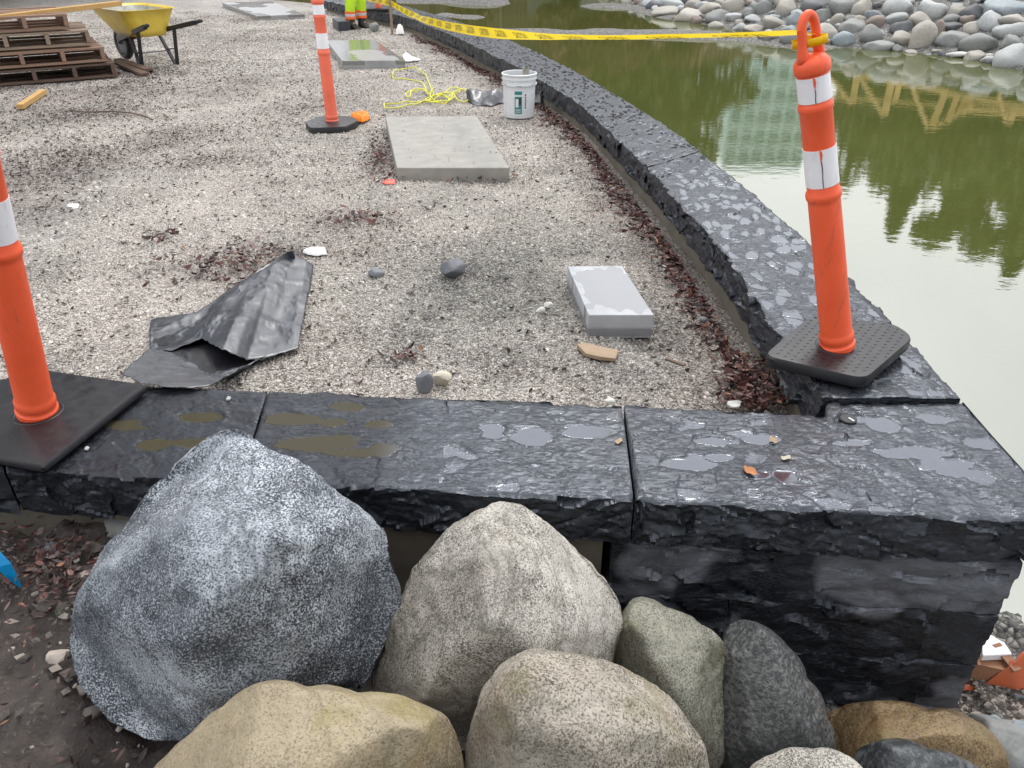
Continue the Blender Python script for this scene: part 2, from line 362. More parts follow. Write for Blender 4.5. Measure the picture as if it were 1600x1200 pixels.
granite('granite_green', (.30, .295, .235), (.05, .05, .038), (.15, .145, .112), 230, .48, (.13, .11, .05), .6, moss=(.11, .115, .035))
granite('rock_dark', (.15, .15, .145), (.03, .034, .036), (.075, .078, .078), 90, .52, (.12, .085, .06), .5, rough=.38)
granite('rock_brown', (.34, .24, .125), (.09, .058, .03), (.21, .135, .065), 170, .48, (.20, .11, .04), .6, moss=(.20, .17, .05), rough=.5)
granite('rock_slate', (.13, .14, .145), (.035, .04, .042), (.065, .07, .075), 50, .52, rough=.32)
def pebblemat(name, col, rough=.6):
    n = N(name); r = n.rnd(); f = n.noise(7, 5, .6); g = n.noise(45, 3)
    c = n.ramp(f, [(.3, tuple(q*.7 for q in col)), (.7, tuple(min(.8, q*1.15) for q in col))])
    c = n.mix(.4, c, n.ramp(r, [(0, tuple(q*.65 for q in col)), (1, tuple(min(.8, q*1.2) for q in col))]))
    c = n.mix(n.ramp(g, [(.58, 0), (.7, .35)]), c, tuple(q*.45 for q in col))
    M[name] = n.fin(c, rough, n.bump(n.noise(18, 5), .5, .02))
for nm, c in (('bank_pale', (.38, .39, .385)), ('bank_beige', (.37, .345, .30)), ('bank_grey', (.23, .235, .225)), ('bank_slate', (.11, .115, .12)), ('bank_blue', (.26, .295, .315)), ('bank_brown', (.22, .18, .15))): pebblemat(nm, c)
pebblemat('chip_grey', (.17, .18, .20)); pebblemat('chip_pale', (.58, .52, .42)); pebblemat('chip_white', (.68, .67, .63))
# thin black plastic
n = N('black_plastic'); f = n.noise(6, 5, .6, dist=.5)
M['black_plastic'] = n.fin(n.ramp(f, [(.3, (.014, .016, .024)), (.7, (.030, .034, .048))]), n.ramp(n.noise(13, 4), [(.3, .32), (.7, .5)]), n.bump(n.noise(7, 4, .5, n.map((1, 2.2, 1)), .8), .25, .012), ior=1.95)
# leaves / litter
n = N('leaf_litter'); r = n.isl()
M['leaf_litter'] = n.fin(n.ramp(r, [(0, (.016, .009, .009)), (.45, (.062, .021, .019)), (.75, (.125, .045, .038)), (.93, (.17, .09, .07)), (1, (.26, .12, .06))]), n.ramp(r, [(0, .3), (1, .6)]))
n = N('dark_litter'); r = n.isl()
M['dark_litter'] = n.fin(n.ramp(r, [(0, (.02, .014, .013)), (.7, (.06, .038, .034)), (1, (.14, .09, .075))]), .6)
def foliage(name, a, b):
    n = N(name); r = n.isl(); M[name] = n.fin(n.ramp(r, [(0, a), (1, b)]), .6)
foliage('needles', (.03, .05, .012), (.10, .125, .035)); foliage('broadleaf', (.05, .07, .012), (.13, .14, .03)); foliage('rust_leaf', (.10, .045, .03), (.22, .11, .07))
simple('bark', (.09, .06, .045), .85, .3, 6, .8, 20, .03)
simple('glass_teal', (.10, .22, .21), .12, .2, .5, 0); simple('facade', (.55, .74, .70), .5, .08, .4, 0); simple('balcony', (.62, .78, .74), .5, .05, .4, 0)
# ------------------------------------------------------------------ wall lines
WT = .20
inner_px = [(1285,625),(1259,590),(1218,527),(1200,497),(1162,440),(1125,387),(1087,342),(1044,300),(1012,260),(972,225),(910,163),(867,138),(837,121),(814,107),(792,96),(772,86),(740,71),(720,61),(691,49),(660,36),(642,29),(612,21),(576,15),(540,8),(505,0)]
outer_px = [(1502,625),(1477,597),(1440,555),(1400,515),(1322,437),(1270,385),(1200,322),(1170,297),(1115,252),(1065,215),(1025,185),(950,140),(912,118),(860,92),(840,82),(810,68),(767,50),(740,42),(716,34),(685,24),(660,17),(635,10),(600,2),(570,-6),(540,-14)]
def resample(pts, n, smooth=8):
    p = np.array(pts)[:, :2]; d = np.r_[0, np.cumsum(np.hypot(*np.diff(p, axis=0).T))]; t = np.linspace(0, d[-1], 400)
    q = np.stack([np.interp(t, d, p[:, 0]), np.interp(t, d, p[:, 1])], 1)
    for _ in range(smooth*8):
        q[1:-1] = .25*q[:-2]+.5*q[1:-1]+.25*q[2:]
    d = np.r_[0, np.cumsum(np.hypot(*np.diff(q, axis=0).T))]; t = np.linspace(0, d[-1], n)
    return np.stack([np.interp(t, d, q[:, 0]), np.interp(t, d, q[:, 1])], 1), d[-1]
INN, LI = resample([P(x, y, WT) for x, y in inner_px], 1200, 20)
OUT, LO = resample([P(x, y, WT) for x, y in outer_px], 1200, 20)
# pair them at constant width: outer from inner normal where the trace is far away
MID = (INN+OUT)/2
def wall_x(Y):                           # centre of the curved wall at this Y (used by the ground sheets)
    m = MID[np.argsort(MID[:, 1])]; e = np.interp(Y, m[:, 1], m[:, 0]); over = np.maximum(0, np.asarray(Y)-m[-1, 1])
    return e-over*1.2
def f_inner(X): a = P(400, 607, WT); b = P(1290, 648, WT); return a[1]+(X-a[0])*(b[1]-a[1])/(b[0]-a[0])
def f_outer(X): a = P(100, 740, WT); b = P(1475, 806, WT); return a[1]+(X-a[0])*(b[1]-a[1])/(b[0]-a[0])
# ------------------------------------------------------------------ ground sheets
def soil_z(x, y):
    z = np.interp(x, [-3, -1.1, -.5, 0, .6, 1.2, 3], [-.02, -.05, -.22, -.40, -.56, -.60, -.62])
    z = z-.10*np.clip(1.3-y, -.2, 1.5)*np.interp(x, [-2, 0, 1], [1, .3, 0])
    return z
spits = [([(770,52),(860,54),(960,53),(1060,55),(1170,60),(1260,72)], .55, .10), ([(640,2),(700,2),(760,6)], .7, .12), ([(700,24),(735,27)], .35, .05), ([(930,10),(990,12),(1050,26)], .5, .08),([(600,-10),(660,-4),(720,-3),(800,-8)], .8, .12)]
bank_line = np.array([P(x, y, WZ)[:2] for x, y in [(930,-6),(985,6),(1045,28),(1110,42),(1180,50),(1250,68),(1320,76),(1420,82),(1500,90),(1560,105),(1640,122),(1800,160),(2100,260)]])
def seg_dist(x, y, pts):
    best = np.full(x.shape, 1e9); side = np.zeros(x.shape)
    for a, b in zip(pts[:-1], pts[1:]):
        d = b-a; L2 = d@d; t = np.clip(((x-a[0])*d[0]+(y-a[1])*d[1])/L2, 0, 1)
        dx = x-(a[0]+t*d[0]); dy = y-(a[1]+t*d[1]); q = np.hypot(dx, dy); cr = d[0]*(y-a[1])-d[1]*(x-a[0])
        m = q < best; best = np.where(m, q, best); side = np.where(m, np.sign(cr), side)
    return best, side
def terrain(x, y):
    x = np.asarray(x, float); y = np.asarray(y, float)
    z = np.full(x.shape, -1.15)
    # far banks all round the pond
    far = ss(38, 48, y)+ss(16, 24, x)*ss(2, 12, y+4); z = z+np.clip(far, 0, 1)*1.8
    d, s = seg_dist(x, y, bank_line); sd = d*s          # positive = beyond the line
    bz = WZ-.04+np.clip(sd, -1.5, 2.2)*.34+np.clip(sd-2.2, 0, 6)*.10
    z = np.where((sd > -1.5) & (x > 0), np.maximum(z, bz), z)
    for pts, w, h in spits:
        q = np.array([P(a, b, WZ)[:2] for a, b in pts]); dd, _ = seg_dist(x, y, q)
        z = np.maximum(z, WZ+h-.0-(dd/w)**2*h)
    # near shore right of the pier and soil in front of the wall
    sh = WZ+.02-(y-1.75)*.35*(y > 1.75)-.0*x+np.clip(1.75-y, 0, 3)*.07
    near = (x > 1.0) & (y < 3.2); z = np.where(near, np.maximum(z, sh), z)
    so_ = soil_z(x, y); z = np.where((y < f_outer(x)+.12) & (x < 1.45), so_, z)
    z = np.where((y < 1.75) & (x >= 1.45), np.maximum(z, sh), z)
    inside = (x < wall_x(y)) & (y > f_outer(x)+.12)
    z = np.where(inside, -.35, z)
    return z
xs = np.unique(np.r_[-600, -300, -120, -60, -30, -15, np.arange(-10, -2.2, .5), np.arange(-2.2, 2.8, .022), np.arange(2.8, 20, .25), np.arange(20, 60, 4), 90, 150, 300, 600])
ys = np.unique(np.r_[-600, -200, -60, -20, -8, -3, -1, np.arange(.3, 2.2, .022), np.arange(2.2, 2.6, .06), np.arange(2.6, 26, .25), np.arange(26, 60, 2), 80, 120, 200, 400, 900])
GX, GY = np.meshgrid(xs, ys); GZ = terrain(GX, GY)
p3 = np.stack([GX, GY, GX*0], -1)
nearf = ((GX > -2.5) & (GX < 2.8) & (GY < 2.2))
GZ = GZ+np.where(nearf, fbm(p3*7, 4, 3)*.06+np.abs(fbm(p3*22, 3, 5))*.045-.03*(GX < .3), fbm(p3*1.5, 3, 5)*.03)
shore = np.clip(ss(.4, .9, GX)+(GY > 2.5), 0, 1)
ground = mk('ground', np.stack([GX, GY, GZ], -1).reshape(-1, 3), gridf(len(ys), len(xs)), M['soil'], attrs={'shore': shore.ravel()}); tag(ground, kind='structure')
water = mk('water', [(-60, 1.2, WZ), (60, 1.2, WZ), (60, 60, WZ), (-60, 60, WZ)], [(0, 1, 2, 3)], M['water']); tag(water, kind='structure')
# gravel yard
dirt_spots = [(70,270,150,50,1),(120,150,150,30,.8),(330,250,70,12,.7),(30,420,50,20,.5),(90,250,110,34,.9),(60,330,60,20,.5),(260,215,100,22,.8),(150,60,120,20,.4),(430,60,120,20,.5),(350,130,120,26,.55),(480,165,70,30,.6),(350,420,110,26,.9),(420,392,90,16,1),(540,350,80,20,.6),(300,255,60,12,.6),(600,230,20,50,1),(590,340,50,12,.6),(820,160,50,16,.6),(700,22,60,10,.7),(230,120,60,24,1),(560,400,60,12,.7),(20,130,80,20,.8),(930,160,60,14,.5),(240,40,130,14,.5),(60,190,90,26,.7),(180,170,90,18,.8),(690,265,90,8,.5),(860,175,30,10,.5)]
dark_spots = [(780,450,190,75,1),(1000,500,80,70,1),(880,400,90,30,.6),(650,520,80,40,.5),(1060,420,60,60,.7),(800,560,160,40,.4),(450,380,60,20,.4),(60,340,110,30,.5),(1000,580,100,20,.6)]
def spotmask(x, y, spots):
    m = np.zeros(np.shape(x))
    for px, py, rx, ry, s in spots:
        c = P(px, py); ax = abs(P(px+rx, py)[0]-c[0]); ay = abs(P(px, py-ry)[1]-P(px, py+ry)[1])/2
        m = np.maximum(m, s*np.exp(-((x-c[0])/ax)**2-((y-c[1])/ay)**2))
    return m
def gravel_z(x, y):
    p = np.stack([x, y, x*0], -1); near = ss(2.0, 2.6, y)
    z = fbm(p*.9, 3, 11)*.02+fbm(p*3.5, 3, 12)*.016-np.abs(fbm(p*np.array([2.2, .7, 1]), 3, 14))*.012*near
    dl = np.clip(wall_x(y)-x, 0, 2)
    z = z-.03*ss(.75, .35, dl)*ss(3, 1.5, np.abs(y-3.5))
    return z-.005
def masks(x, y):
    p = np.stack([x, y, x*0], -1)
    di = spotmask(x, y, dirt_spots); di = np.clip(di+ss(.05, .45, fbm(p*.9*np.array([1, 1.6, 1]), 4, 23))*.55*ss(3.2, 6, y)*ss(1.2, -1, x), 0, 1)
    dl = wall_x(y)-x; di = np.clip(di+ss(.75, .4, dl)*.9, 0, 1)
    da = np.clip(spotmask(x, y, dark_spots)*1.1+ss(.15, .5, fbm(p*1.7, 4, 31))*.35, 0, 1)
    return di, da
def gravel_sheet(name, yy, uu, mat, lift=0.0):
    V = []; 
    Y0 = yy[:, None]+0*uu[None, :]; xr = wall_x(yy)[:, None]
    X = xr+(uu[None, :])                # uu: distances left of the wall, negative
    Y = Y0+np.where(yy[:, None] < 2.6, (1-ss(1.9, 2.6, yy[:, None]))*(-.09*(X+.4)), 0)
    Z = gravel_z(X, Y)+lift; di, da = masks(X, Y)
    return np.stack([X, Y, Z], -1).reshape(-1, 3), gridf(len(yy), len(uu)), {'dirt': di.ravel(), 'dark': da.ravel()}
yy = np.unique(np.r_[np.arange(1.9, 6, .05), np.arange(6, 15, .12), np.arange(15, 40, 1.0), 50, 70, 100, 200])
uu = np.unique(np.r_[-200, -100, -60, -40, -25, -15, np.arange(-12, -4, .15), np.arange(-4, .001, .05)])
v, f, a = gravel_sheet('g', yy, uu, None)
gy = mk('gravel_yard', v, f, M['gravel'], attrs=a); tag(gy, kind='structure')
# loose pebbles on top of it: one scatter for the stones nobody could count
def scatter(name, yy, uu, dens, rad, seed):
    v, f, a = gravel_sheet('g', yy, uu, None, .001)
    o = mk(name, v, f, M['pebble'], attrs=a)
    ng = bpy.data.node_groups.new(name, 'GeometryNodeTree')
    ng.interface.new_socket('Geometry', in_out='INPUT', socket_type='NodeSocketGeometry'); ng.interface.new_socket('Geometry', in_out='OUTPUT', socket_type='NodeSocketGeometry')
    nd = ng.nodes; gi = nd.new('NodeGroupInput'); go = nd.new('NodeGroupOutput'); lk = ng.links.new
    dp = nd.new('GeometryNodeDistributePointsOnFaces'); dp.inputs['Density'].default_value = dens; dp.inputs['Seed'].default_value = seed
    ic = nd.new('GeometryNodeMeshIcoSphere'); ic.inputs['Radius'].default_value = 1; ic.inputs['Subdivisions'].default_value = 1
    sm = nd.new('GeometryNodeSetMaterial'); sm.inputs['Material'].default_value = M['pebble']; lk(ic.outputs[0], sm.inputs[0])
    io = nd.new('GeometryNodeInstanceOnPoints')
    rs = nd.new('FunctionNodeRandomValue'); rs.data_type = 'FLOAT_VECTOR'; rs.inputs[0].default_value = (rad*.55,)*3; rs.inputs[1].default_value = (rad*1.5, rad*1.2, rad*.9); rs.inputs['Seed'].default_value = seed+1
    rr = nd.new('FunctionNodeRandomValue'); rr.data_type = 'FLOAT_VECTOR'; rr.inputs[0].default_value = (-3.1, -3.1, -3.1); rr.inputs[1].default_value = (3.1, 3.1, 3.1); rr.inputs['Seed'].default_value = seed+2
    lk(gi.outputs[0], dp.inputs[0]); lk(dp.outputs[0], io.inputs['Points']); lk(sm.outputs[0], io.inputs['Instance'])
    lk(rr.outputs[0], io.inputs['Rotation']); lk(rs.outputs[0], io.inputs['Scale'])
    lk(io.outputs[0], go.inputs[0])
    m = o.modifiers.new('scatter', 'NODES'); m.node_group = ng
    return tag(o, kind='stuff')
o = scatter('gravel_pebbles', np.arange(1.98, 5.6, .06), np.unique(np.r_[np.arange(-3.6, -.24, .08)]), 12500, .0050, 3)
tag(o, 'loose pale crushed gravel covering the yard close to the black stone wall', 'gravel')
o = scatter('gravel_pebbles', np.arange(9.6, 17, .2), np.unique(np.arange(-8, -.24, .2)), 900, .0115, 29)
tag(o, 'loose gravel far off round the wheelbarrow and worker', 'gravel')
o = scatter('gravel_pebbles', np.arange(1.98, 7, .1), np.unique(np.arange(-4.5, -.24, .1)), 260, .0115, 19)
tag(o, 'scattered bigger pebbles among the crushed gravel', 'gravel')
o = scatter('gravel_pebbles', np.arange(5.6, 9.6, .12), np.unique(np.r_[np.arange(-6, -.24, .12)]), 4200, .0066, 9)
tag(o, 'loose pale gravel further off around the yellow rope and concrete slab', 'gravel')
# ------------------------------------------------------------------ walls
def tri_noise(p, seed): return np.abs(noise(p, seed))
def cap_block(name, parent, A, B, top, th, mat, res=.006, seed=0, puddles=None, bright=.12, silt=None, rough=1.0, level=None, base=(0, 0, 0), ends=True, flake=1.0, frough=1.0):
    """A = polyline of the left/inner top edge, B = polyline of the outer one (same count). One stone as one mesh."""
    n = len(A); wdt = np.hypot(*(A[n//2]-B[n//2])); ln = np.hypot(*np.diff((A+B)/2, axis=0).T).sum()
    nl = max(8, int(ln/res)); nt = max(6, int(wdt/res)); nf = max(4, int(th/res)); t = np.linspace(0, 1, nl)
    k = np.linspace(0, 1, n); a = np.stack([np.interp(t, k, A[:, i]) for i in (0, 1)], 1); b = np.stack([np.interp(t, k, B[:, i]) for i in (0, 1)], 1)
    # cross-section loop: inner bottom -> inner top -> outer top -> outer bottom -> back
    sec = [(0, -th*(1-q)) for q in np.linspace(0, 1, nf)] + [(q, 0) for q in np.linspace(0, 1, nt)[1:-1]] + [(1, -th*q) for q in np.linspace(0, 1, nf)] + [(q, -th) for q in np.linspace(1, 0, 5)[1:-1]]
    sec = np.array(sec); ns = len(sec)
    s = sec[:, 0][None, :, None]; XY = a[:, None, :]*(1-s)+b[:, None, :]*s
    Z = np.broadcast_to(sec[:, 1][None, :]+top, XY.shape[:2]).copy()
    Pq = np.concatenate([XY, Z[..., None]], -1)
    dirn = (b-a); dirn /= np.linalg.norm(dirn, axis=1)[:, None]
    istop = (sec[:, 1] == 0)[None, :]&np.ones((nl, 1), bool); side = np.where(sec[:, 0] == 0, -1, np.where(sec[:, 0] == 1, 1, 0))[None, :]*np.ones((nl, 1))
    q = Pq
    # top relief: cleft layers
    cc = (a[:, None, :]*.5+b[:, None, :]*.5)
    al = np.r_[0, np.cumsum(np.hypot(*np.diff((a+b)/2, axis=0).T))][:, None]+0*s[..., 0]; ac = (s[..., 0]*wdt)+0*al
    q0 = np.stack([al+seed*3.1, ac+seed, 0*al], -1); wp = fbm(q0*6, 3, seed+2)*.5; wp2 = fbm(q0*6+9, 3, seed+3)*.5
    F1h, f1, f2, cid = facets(q0, 10, 15, .07, seed, .22); F2h, _a, _b, _c = facets(q0, 19, 34, .055, seed+31); F3h, _a, _b, _c = facets(q0, 45, 70, .045, seed+37)
    fine = fbm(q0*np.array([70, 110, 1.]), 3, seed+7); slow = fbm(q0*5, 3, seed+5)
    crack = ss(.10, 0, f2-f1)*ss(-.1, .5, noise(q0*11, seed+8))
    h = (F1h*(.35+.65*flake)+F2h*.75+F3h*.6+fine*.0011+slow*.005-crack*.003*flake)*rough
    if puddles is None:
        bl_ = fbm(q0*np.array([16, 30, 1.]), 3, seed+15)*.40; pw_ = (cid < bright)*ss(.58, .42, f1+bl_)*ss(.03, .10, f2-f1)
        h = h*(1-pw_)+(slow*.005*rough-.0022)*pw_
    else:
        pw_ = 0*h; hm_ = 0*h
        for (cx, cy, rx, ry) in puddles:
            an = fbm(q0*np.array([12, 34, 1.])+cx, 4, seed+9)*1.15+fine*.1
            d = ((q[..., 0]-cx)/rx)**2+((q[..., 1]-cy)/ry)**2+an; pw_ = np.maximum(pw_, ss(1.2, .8, d+(F1h*18))); hm_ = np.maximum(hm_, ss(1.5, .8, d))
        mn_ = (cid < .22)*ss(.30, .22, f1+fbm(q0*np.array([14, 30, 1.]), 3, seed+15)*.5)*(q[..., 0] > -.2); pw_ = np.maximum(pw_, mn_*.8)
        h = h*(1-np.maximum(hm_, pw_))-.0035*rough*np.maximum(hm_, pw_)
    edge = np.minimum(np.minimum(ac, wdt-ac), np.minimum(al, ln-al))
    wet = pw_*istop*ss(.008, .016, edge)
    hh = h*istop
    hh = hh-ss(.008, 0, np.minimum(ac, wdt-ac))*.004*istop-ss(.003, 0, np.minimum(al, ln-al))*.002*istop-(ss(.022, 0, np.minimum(ac, wdt-ac))*tri_noise(q*22, seed)*.008)*istop
    Pq[..., 2] += hh
    # split faces: horizontal rough layers
    sz_ = np.stack([al+seed*2.7+fbm(q*7, 2, seed)*.03, q[..., 2]+fbm(q*7+5, 2, seed)*.02, 0*al], -1)
    E1, _a, _b, _c = facets(sz_, 7, 14, .22, seed+51); E2, _a, _b, _c = facets(sz_, 18, 46, .16, seed+57); E3, _a, _b, _c = facets(sz_, 50, 110, .12, seed+61)
    fz = E1+E2+E3*.8+fbm(q*np.array([60, 60, 90]), 2, seed+12)*.002+np.abs(fbm(q*5, 3, seed+14))*.010+.004
    off = side*(fz-.006)*rough*frough; up_k = np.where(istop, 0, 1)
    Pq[..., 0] += off*dirn[:, None, 0]; Pq[..., 1] += off*dirn[:, None, 1]
    si = np.zeros(wet.shape) if silt is None else silt(q[..., 0], q[..., 1])
    V = Pq.reshape(-1, 3); Fc = [tuple(x) for x in gridf(nl, ns, True)]
    wa = wet.ravel(); sa = np.broadcast_to(si, wet.shape).ravel()
    Fq = [tuple(f_[::-1]) for f_ in Fc]+[tuple(range(ns)), tuple(range((nl-1)*ns, nl*ns))[::-1]]
    return mk(name, V-np.array(base), Fq, mat, parent, True, {'wet': wa, 'silt': sa}, flat_angle=42)
JOINT = .0025
def split_run(A, B, cuts, joint=JOINT):
    out = []
    k = np.linspace(0, 1, len(A))
    Lm = np.hypot(*np.diff((A+B)/2, axis=0).T).sum()
    for c0, c1 in zip(cuts[:-1], cuts[1:]):
        t = np.linspace(c0+joint/2/Lm, c1-joint/2/Lm, 60)
        out.append((np.stack([np.interp(t, k, A[:, i]) for i in (0, 1)], 1), np.stack([np.interp(t, k, B[:, i]) for i in (0, 1)], 1)))
    return out
# curved wall
cw = empty('stone_wall', (INN[0][0], INN[0][1], 0), 'long curved black stone wall sweeping between gravel yard and pond', 'wall'); cb = np.array(cw.location)
cuts = [0]; 
def cut_at(py):                           # where a joint crosses the wall in the photo
    z = np.array([600-F*((m[1]*sp_+(WT-CH)*cp_)/(m[1]*cp_-(WT-CH)*sp_)) for m in INN]); return float(np.argmin(abs(z-py))/(len(INN)-1))
cuts = [0, cut_at(383), cut_at(262), cut_at(216), cut_at(160), cut_at(121), cut_at(96), cut_at(78), cut_at(60), cut_at(46), cut_at(34), cut_at(24), cut_at(15), 1]
for i, (A, B) in enumerate(split_run(INN, OUT, cuts)):
    cap_block('capstone', cw, A, B, WT+(.010 if i == 0 else .003*((i*7) % 3)), .15, M['capstone'], res=[.0055, .007, .010, .012, .016][min(i, 4)], seed=40+i*5,
              bright=.55, base=cb, rough=1.0)
def under_strip(name, A, B, z0, z1, inset, mat, parent, base):
    d = (B-A); d /= np.linalg.norm(d, axis=1)[:, None]; a = A+d*inset; b = B-d*inset; n = len(a)
    V = np.concatenate([np.c_[a, np.full(n, z1)], np.c_[a, np.full(n, z0)], np.c_[b, np.full(n, z0)], np.c_[b, np.full(n, z1)]])-base
    Fc = []
    for s_ in range(3): Fc += [(s_*n+i, s_*n+i+1, (s_+1)*n+i+1, (s_+1)*n+i) for i in range(n-1)]
    Fc += [(3*n+i, 3*n+i+1, i+1, i) for i in range(n-1)]; Fc += [(0, n, 2*n, 3*n), (n-1, 4*n-1, 3*n-1, 2*n-1)]
    return mk(name, V, Fc, mat, parent, False)
under_strip('concrete_footing', INN[::12], OUT[::12], -1.2, WT-.156, .03, M['concrete_base'], cw, cb)
# front wall
fw = empty('stone_wall', (P(700, 764, WT)[0], P(700, 764, WT)[1], 0), 'straight black stone wall across the foreground with a tall block pier at its right end', 'wall'); fb = np.array(fw.location)
def pline(pts, n=60):
    p = np.array([P(x, y, WT)[:2] for x, y in pts]); d = np.r_[0, np.cumsum(np.hypot(*np.diff(p, axis=0).T))]; t = np.linspace(0, d[-1], n)
    return np.stack([np.interp(t, d, p[:, 0]), np.interp(t, d, p[:, 1])], 1)
def xl(px0, py0, px1, py1): return pline([(px0, py0), (px1, py1)])
W2 = .003
silt_f = lambda x, y: ss(-.22, -.42, x)
c = [ # inner edge (left->right) , outer edge, puddles px(cx,cy,rx,ry), brightness
 (xl(-330, 578, -12, 590), xl(-560, 716, 4, 733), [], .06),
 (xl(-10, 590, 417, 609), xl(8, 733, 372, 752), [(200,660,36,9),(310,690,44,8),(235,693,26,9),(310,648,34,8),(330,712,26,8)], .05),
 (xl(420, 609, 972, 632), xl(376, 752, 990, 779), [(500,690,70,13),(450,652,46,9),(545,632,26,8),(600,700,24,10),(545,705,40,8),(520,657,24,7),(770,672,20,12),(832,679,32,13),(915,672,42,11),(868,641,16,4),(590,660,22,6)], .045),
]
for i, (A, B, pd, br) in enumerate(c):
    pw = []
    for (x, y, rx, ry) in pd:
        q = P(x, y, WT); pw.append((q[0], q[1], abs(P(x+rx, y, WT)[0]-q[0]), abs(P(x, y-ry, WT)[1]-q[1])))
    cap_block('capstone', fw, A[:, ::1], B, WT-.004, .15, M['capstone'], res=.0055 if i else .015, seed=3+i*6, puddles=pw, bright=br, silt=silt_f, rough=.9, flake=.35, base=fb)
# corner stone: wide polygon to the right of the last joint
A = pline([(975,632),(1290,648),(1286,628),(1500,626)], 200); A = np.vstack([xl(975, 632, 1288, 647)[:45], pline([(1292,629),(1504,627)], 30)])
Bc = pline([(993,779),(1475,806),(1640,812)], 75)
pw = []
for (x, y, rx, ry) in [(1075,722,42,9),(1115,686,26,7),(1190,683,28,7),(1185,740,20,7),(1385,662,26,10),(1460,652,26,9),(1330,690,26,6),(1420,705,60,9),(1470,722,50,8),(1545,690,36,9),(1230,742,20,10),(1500,735,32,7),(1125,712,22,6),(1325,655,18,6)]:
    q = P(x, y, WT); pw.append((q[0], q[1], abs(P(x+rx, y, WT)[0]-q[0]), abs(P(x, y-ry, WT)[1]-q[1])))
def ngon_stone(name, poly, top, th, mat, parent, base, seed, puddles, res=.0055, level=-.0115, rough=.75):
    """capstone of any outline: height field on a fine grid, clipped to the outline, with skirts"""
    poly = np.array(poly); Lx, Hx = poly[:, 0].min(), poly[:, 0].max()
    # scan columns in x: lower / upper y of the outline
    xs_ = np.linspace(Lx+1e-4, Hx-1e-4, int((Hx-Lx)/res)); lo = []; hi = []
    for x in xs_:
        yv = []
        for p_, q_ in zip(poly, np.roll(poly, -1, 0)):
            if (p_[0]-x)*(q_[0]-x) < 0: yv.append(p_[1]+(q_[1]-p_[1])*(x-p_[0])/(q_[0]-p_[0]))
        lo.append(min(yv)); hi.append(max(yv))
    lo = np.array(lo); hi = np.array(hi); nt = int((hi-lo).max()/res); nf = max(4, int(th/res))
    A_ = np.stack([xs_, hi], 1); B_ = np.stack([xs_, lo], 1)
    return A_, B_
poly = [P(975,632,WT)[:2], P(1290,648,WT)[:2], P(1291,629,WT)[:2], P(1504,627,WT)[:2], P(1597,729,WT)[:2], P(1668,812,WT)[:2], P(1475,807,WT)[:2], P(993,779,WT)[:2]]
xx = np.linspace(0, 1, 5)
A_, B_ = ngon_stone('c', poly, WT, .15, None, None, None, 0, None)
kk = np.argmax(A_[:, 0] > P(1290, 648, WT)[0])
A_[kk-1, 0] += 0
def cap_cols(name, parent, A, B, top, th, mat, seed, puddles, base, level, rough, silt=None, res=.0055):
    return cap_block(name, parent, A, B, top, th, mat, res=res, seed=seed, puddles=puddles, silt=silt, base=base, level=level, rough=rough, flake=.5)
cap_cols('capstone', fw, A_, B_, WT-.004, .15, M['capstone'], 29, pw, fb, None, 1.0)
# concrete core and pier under the front wall
fA = np.array([[x, f_inner(x)] for x in np.linspace(-3.0, P(955, 800, WT)[0], 12)]); fB = np.array([[x, f_outer(x)] for x in np.linspace(-3.0, P(955, 800, WT)[0], 12)])
under_strip('concrete_footing', fA, fB, -.9, WT-.158, .045, M['concrete_base'], fw, fb)
def rough_block(name, parent, x0, x1, yf, yb, z0, z1, seed, base, res=.012):
    A2 = np.array([[x0, yb(x0)], [x1, yb(x1)]]); B2 = np.array([[x0, yf(x0)], [x1, yf(x1)]])
    A2 = np.array([A2[0]*(1-t)+A2[1]*t for t in np.linspace(0, 1, 10)]); B2 = np.array([B2[0]*(1-t)+B2[1]*t for t in np.linspace(0, 1, 10)])
    return cap_block(name, parent, A2, B2, z1, z1-z0, M['basalt_block'], res=res, seed=seed, base=base, bright=0, rough=1.0, frough=.75)
xl0 = P(957, 855, .04)[0]; xr0 = 1.362
rows = [(-.158+WT, -.155, [xl0, xr0]), (-.157, -.36, [xl0+.0, .62, xr0]), (-.362, -.57, [xl0, .35, xr0]), (-.572, -.95, [xl0, .8, xr0])]
for ri, (z1, z0, xsr) in enumerate(rows):
    for j in range(len(xsr)-1):
        rough_block('block', fw, xsr[j]+.002, xsr[j+1]-.002, lambda x: f_outer(x)+.018, lambda x: f_outer(x)+.42, z0, z1, 70+ri*5+j*3, fb)
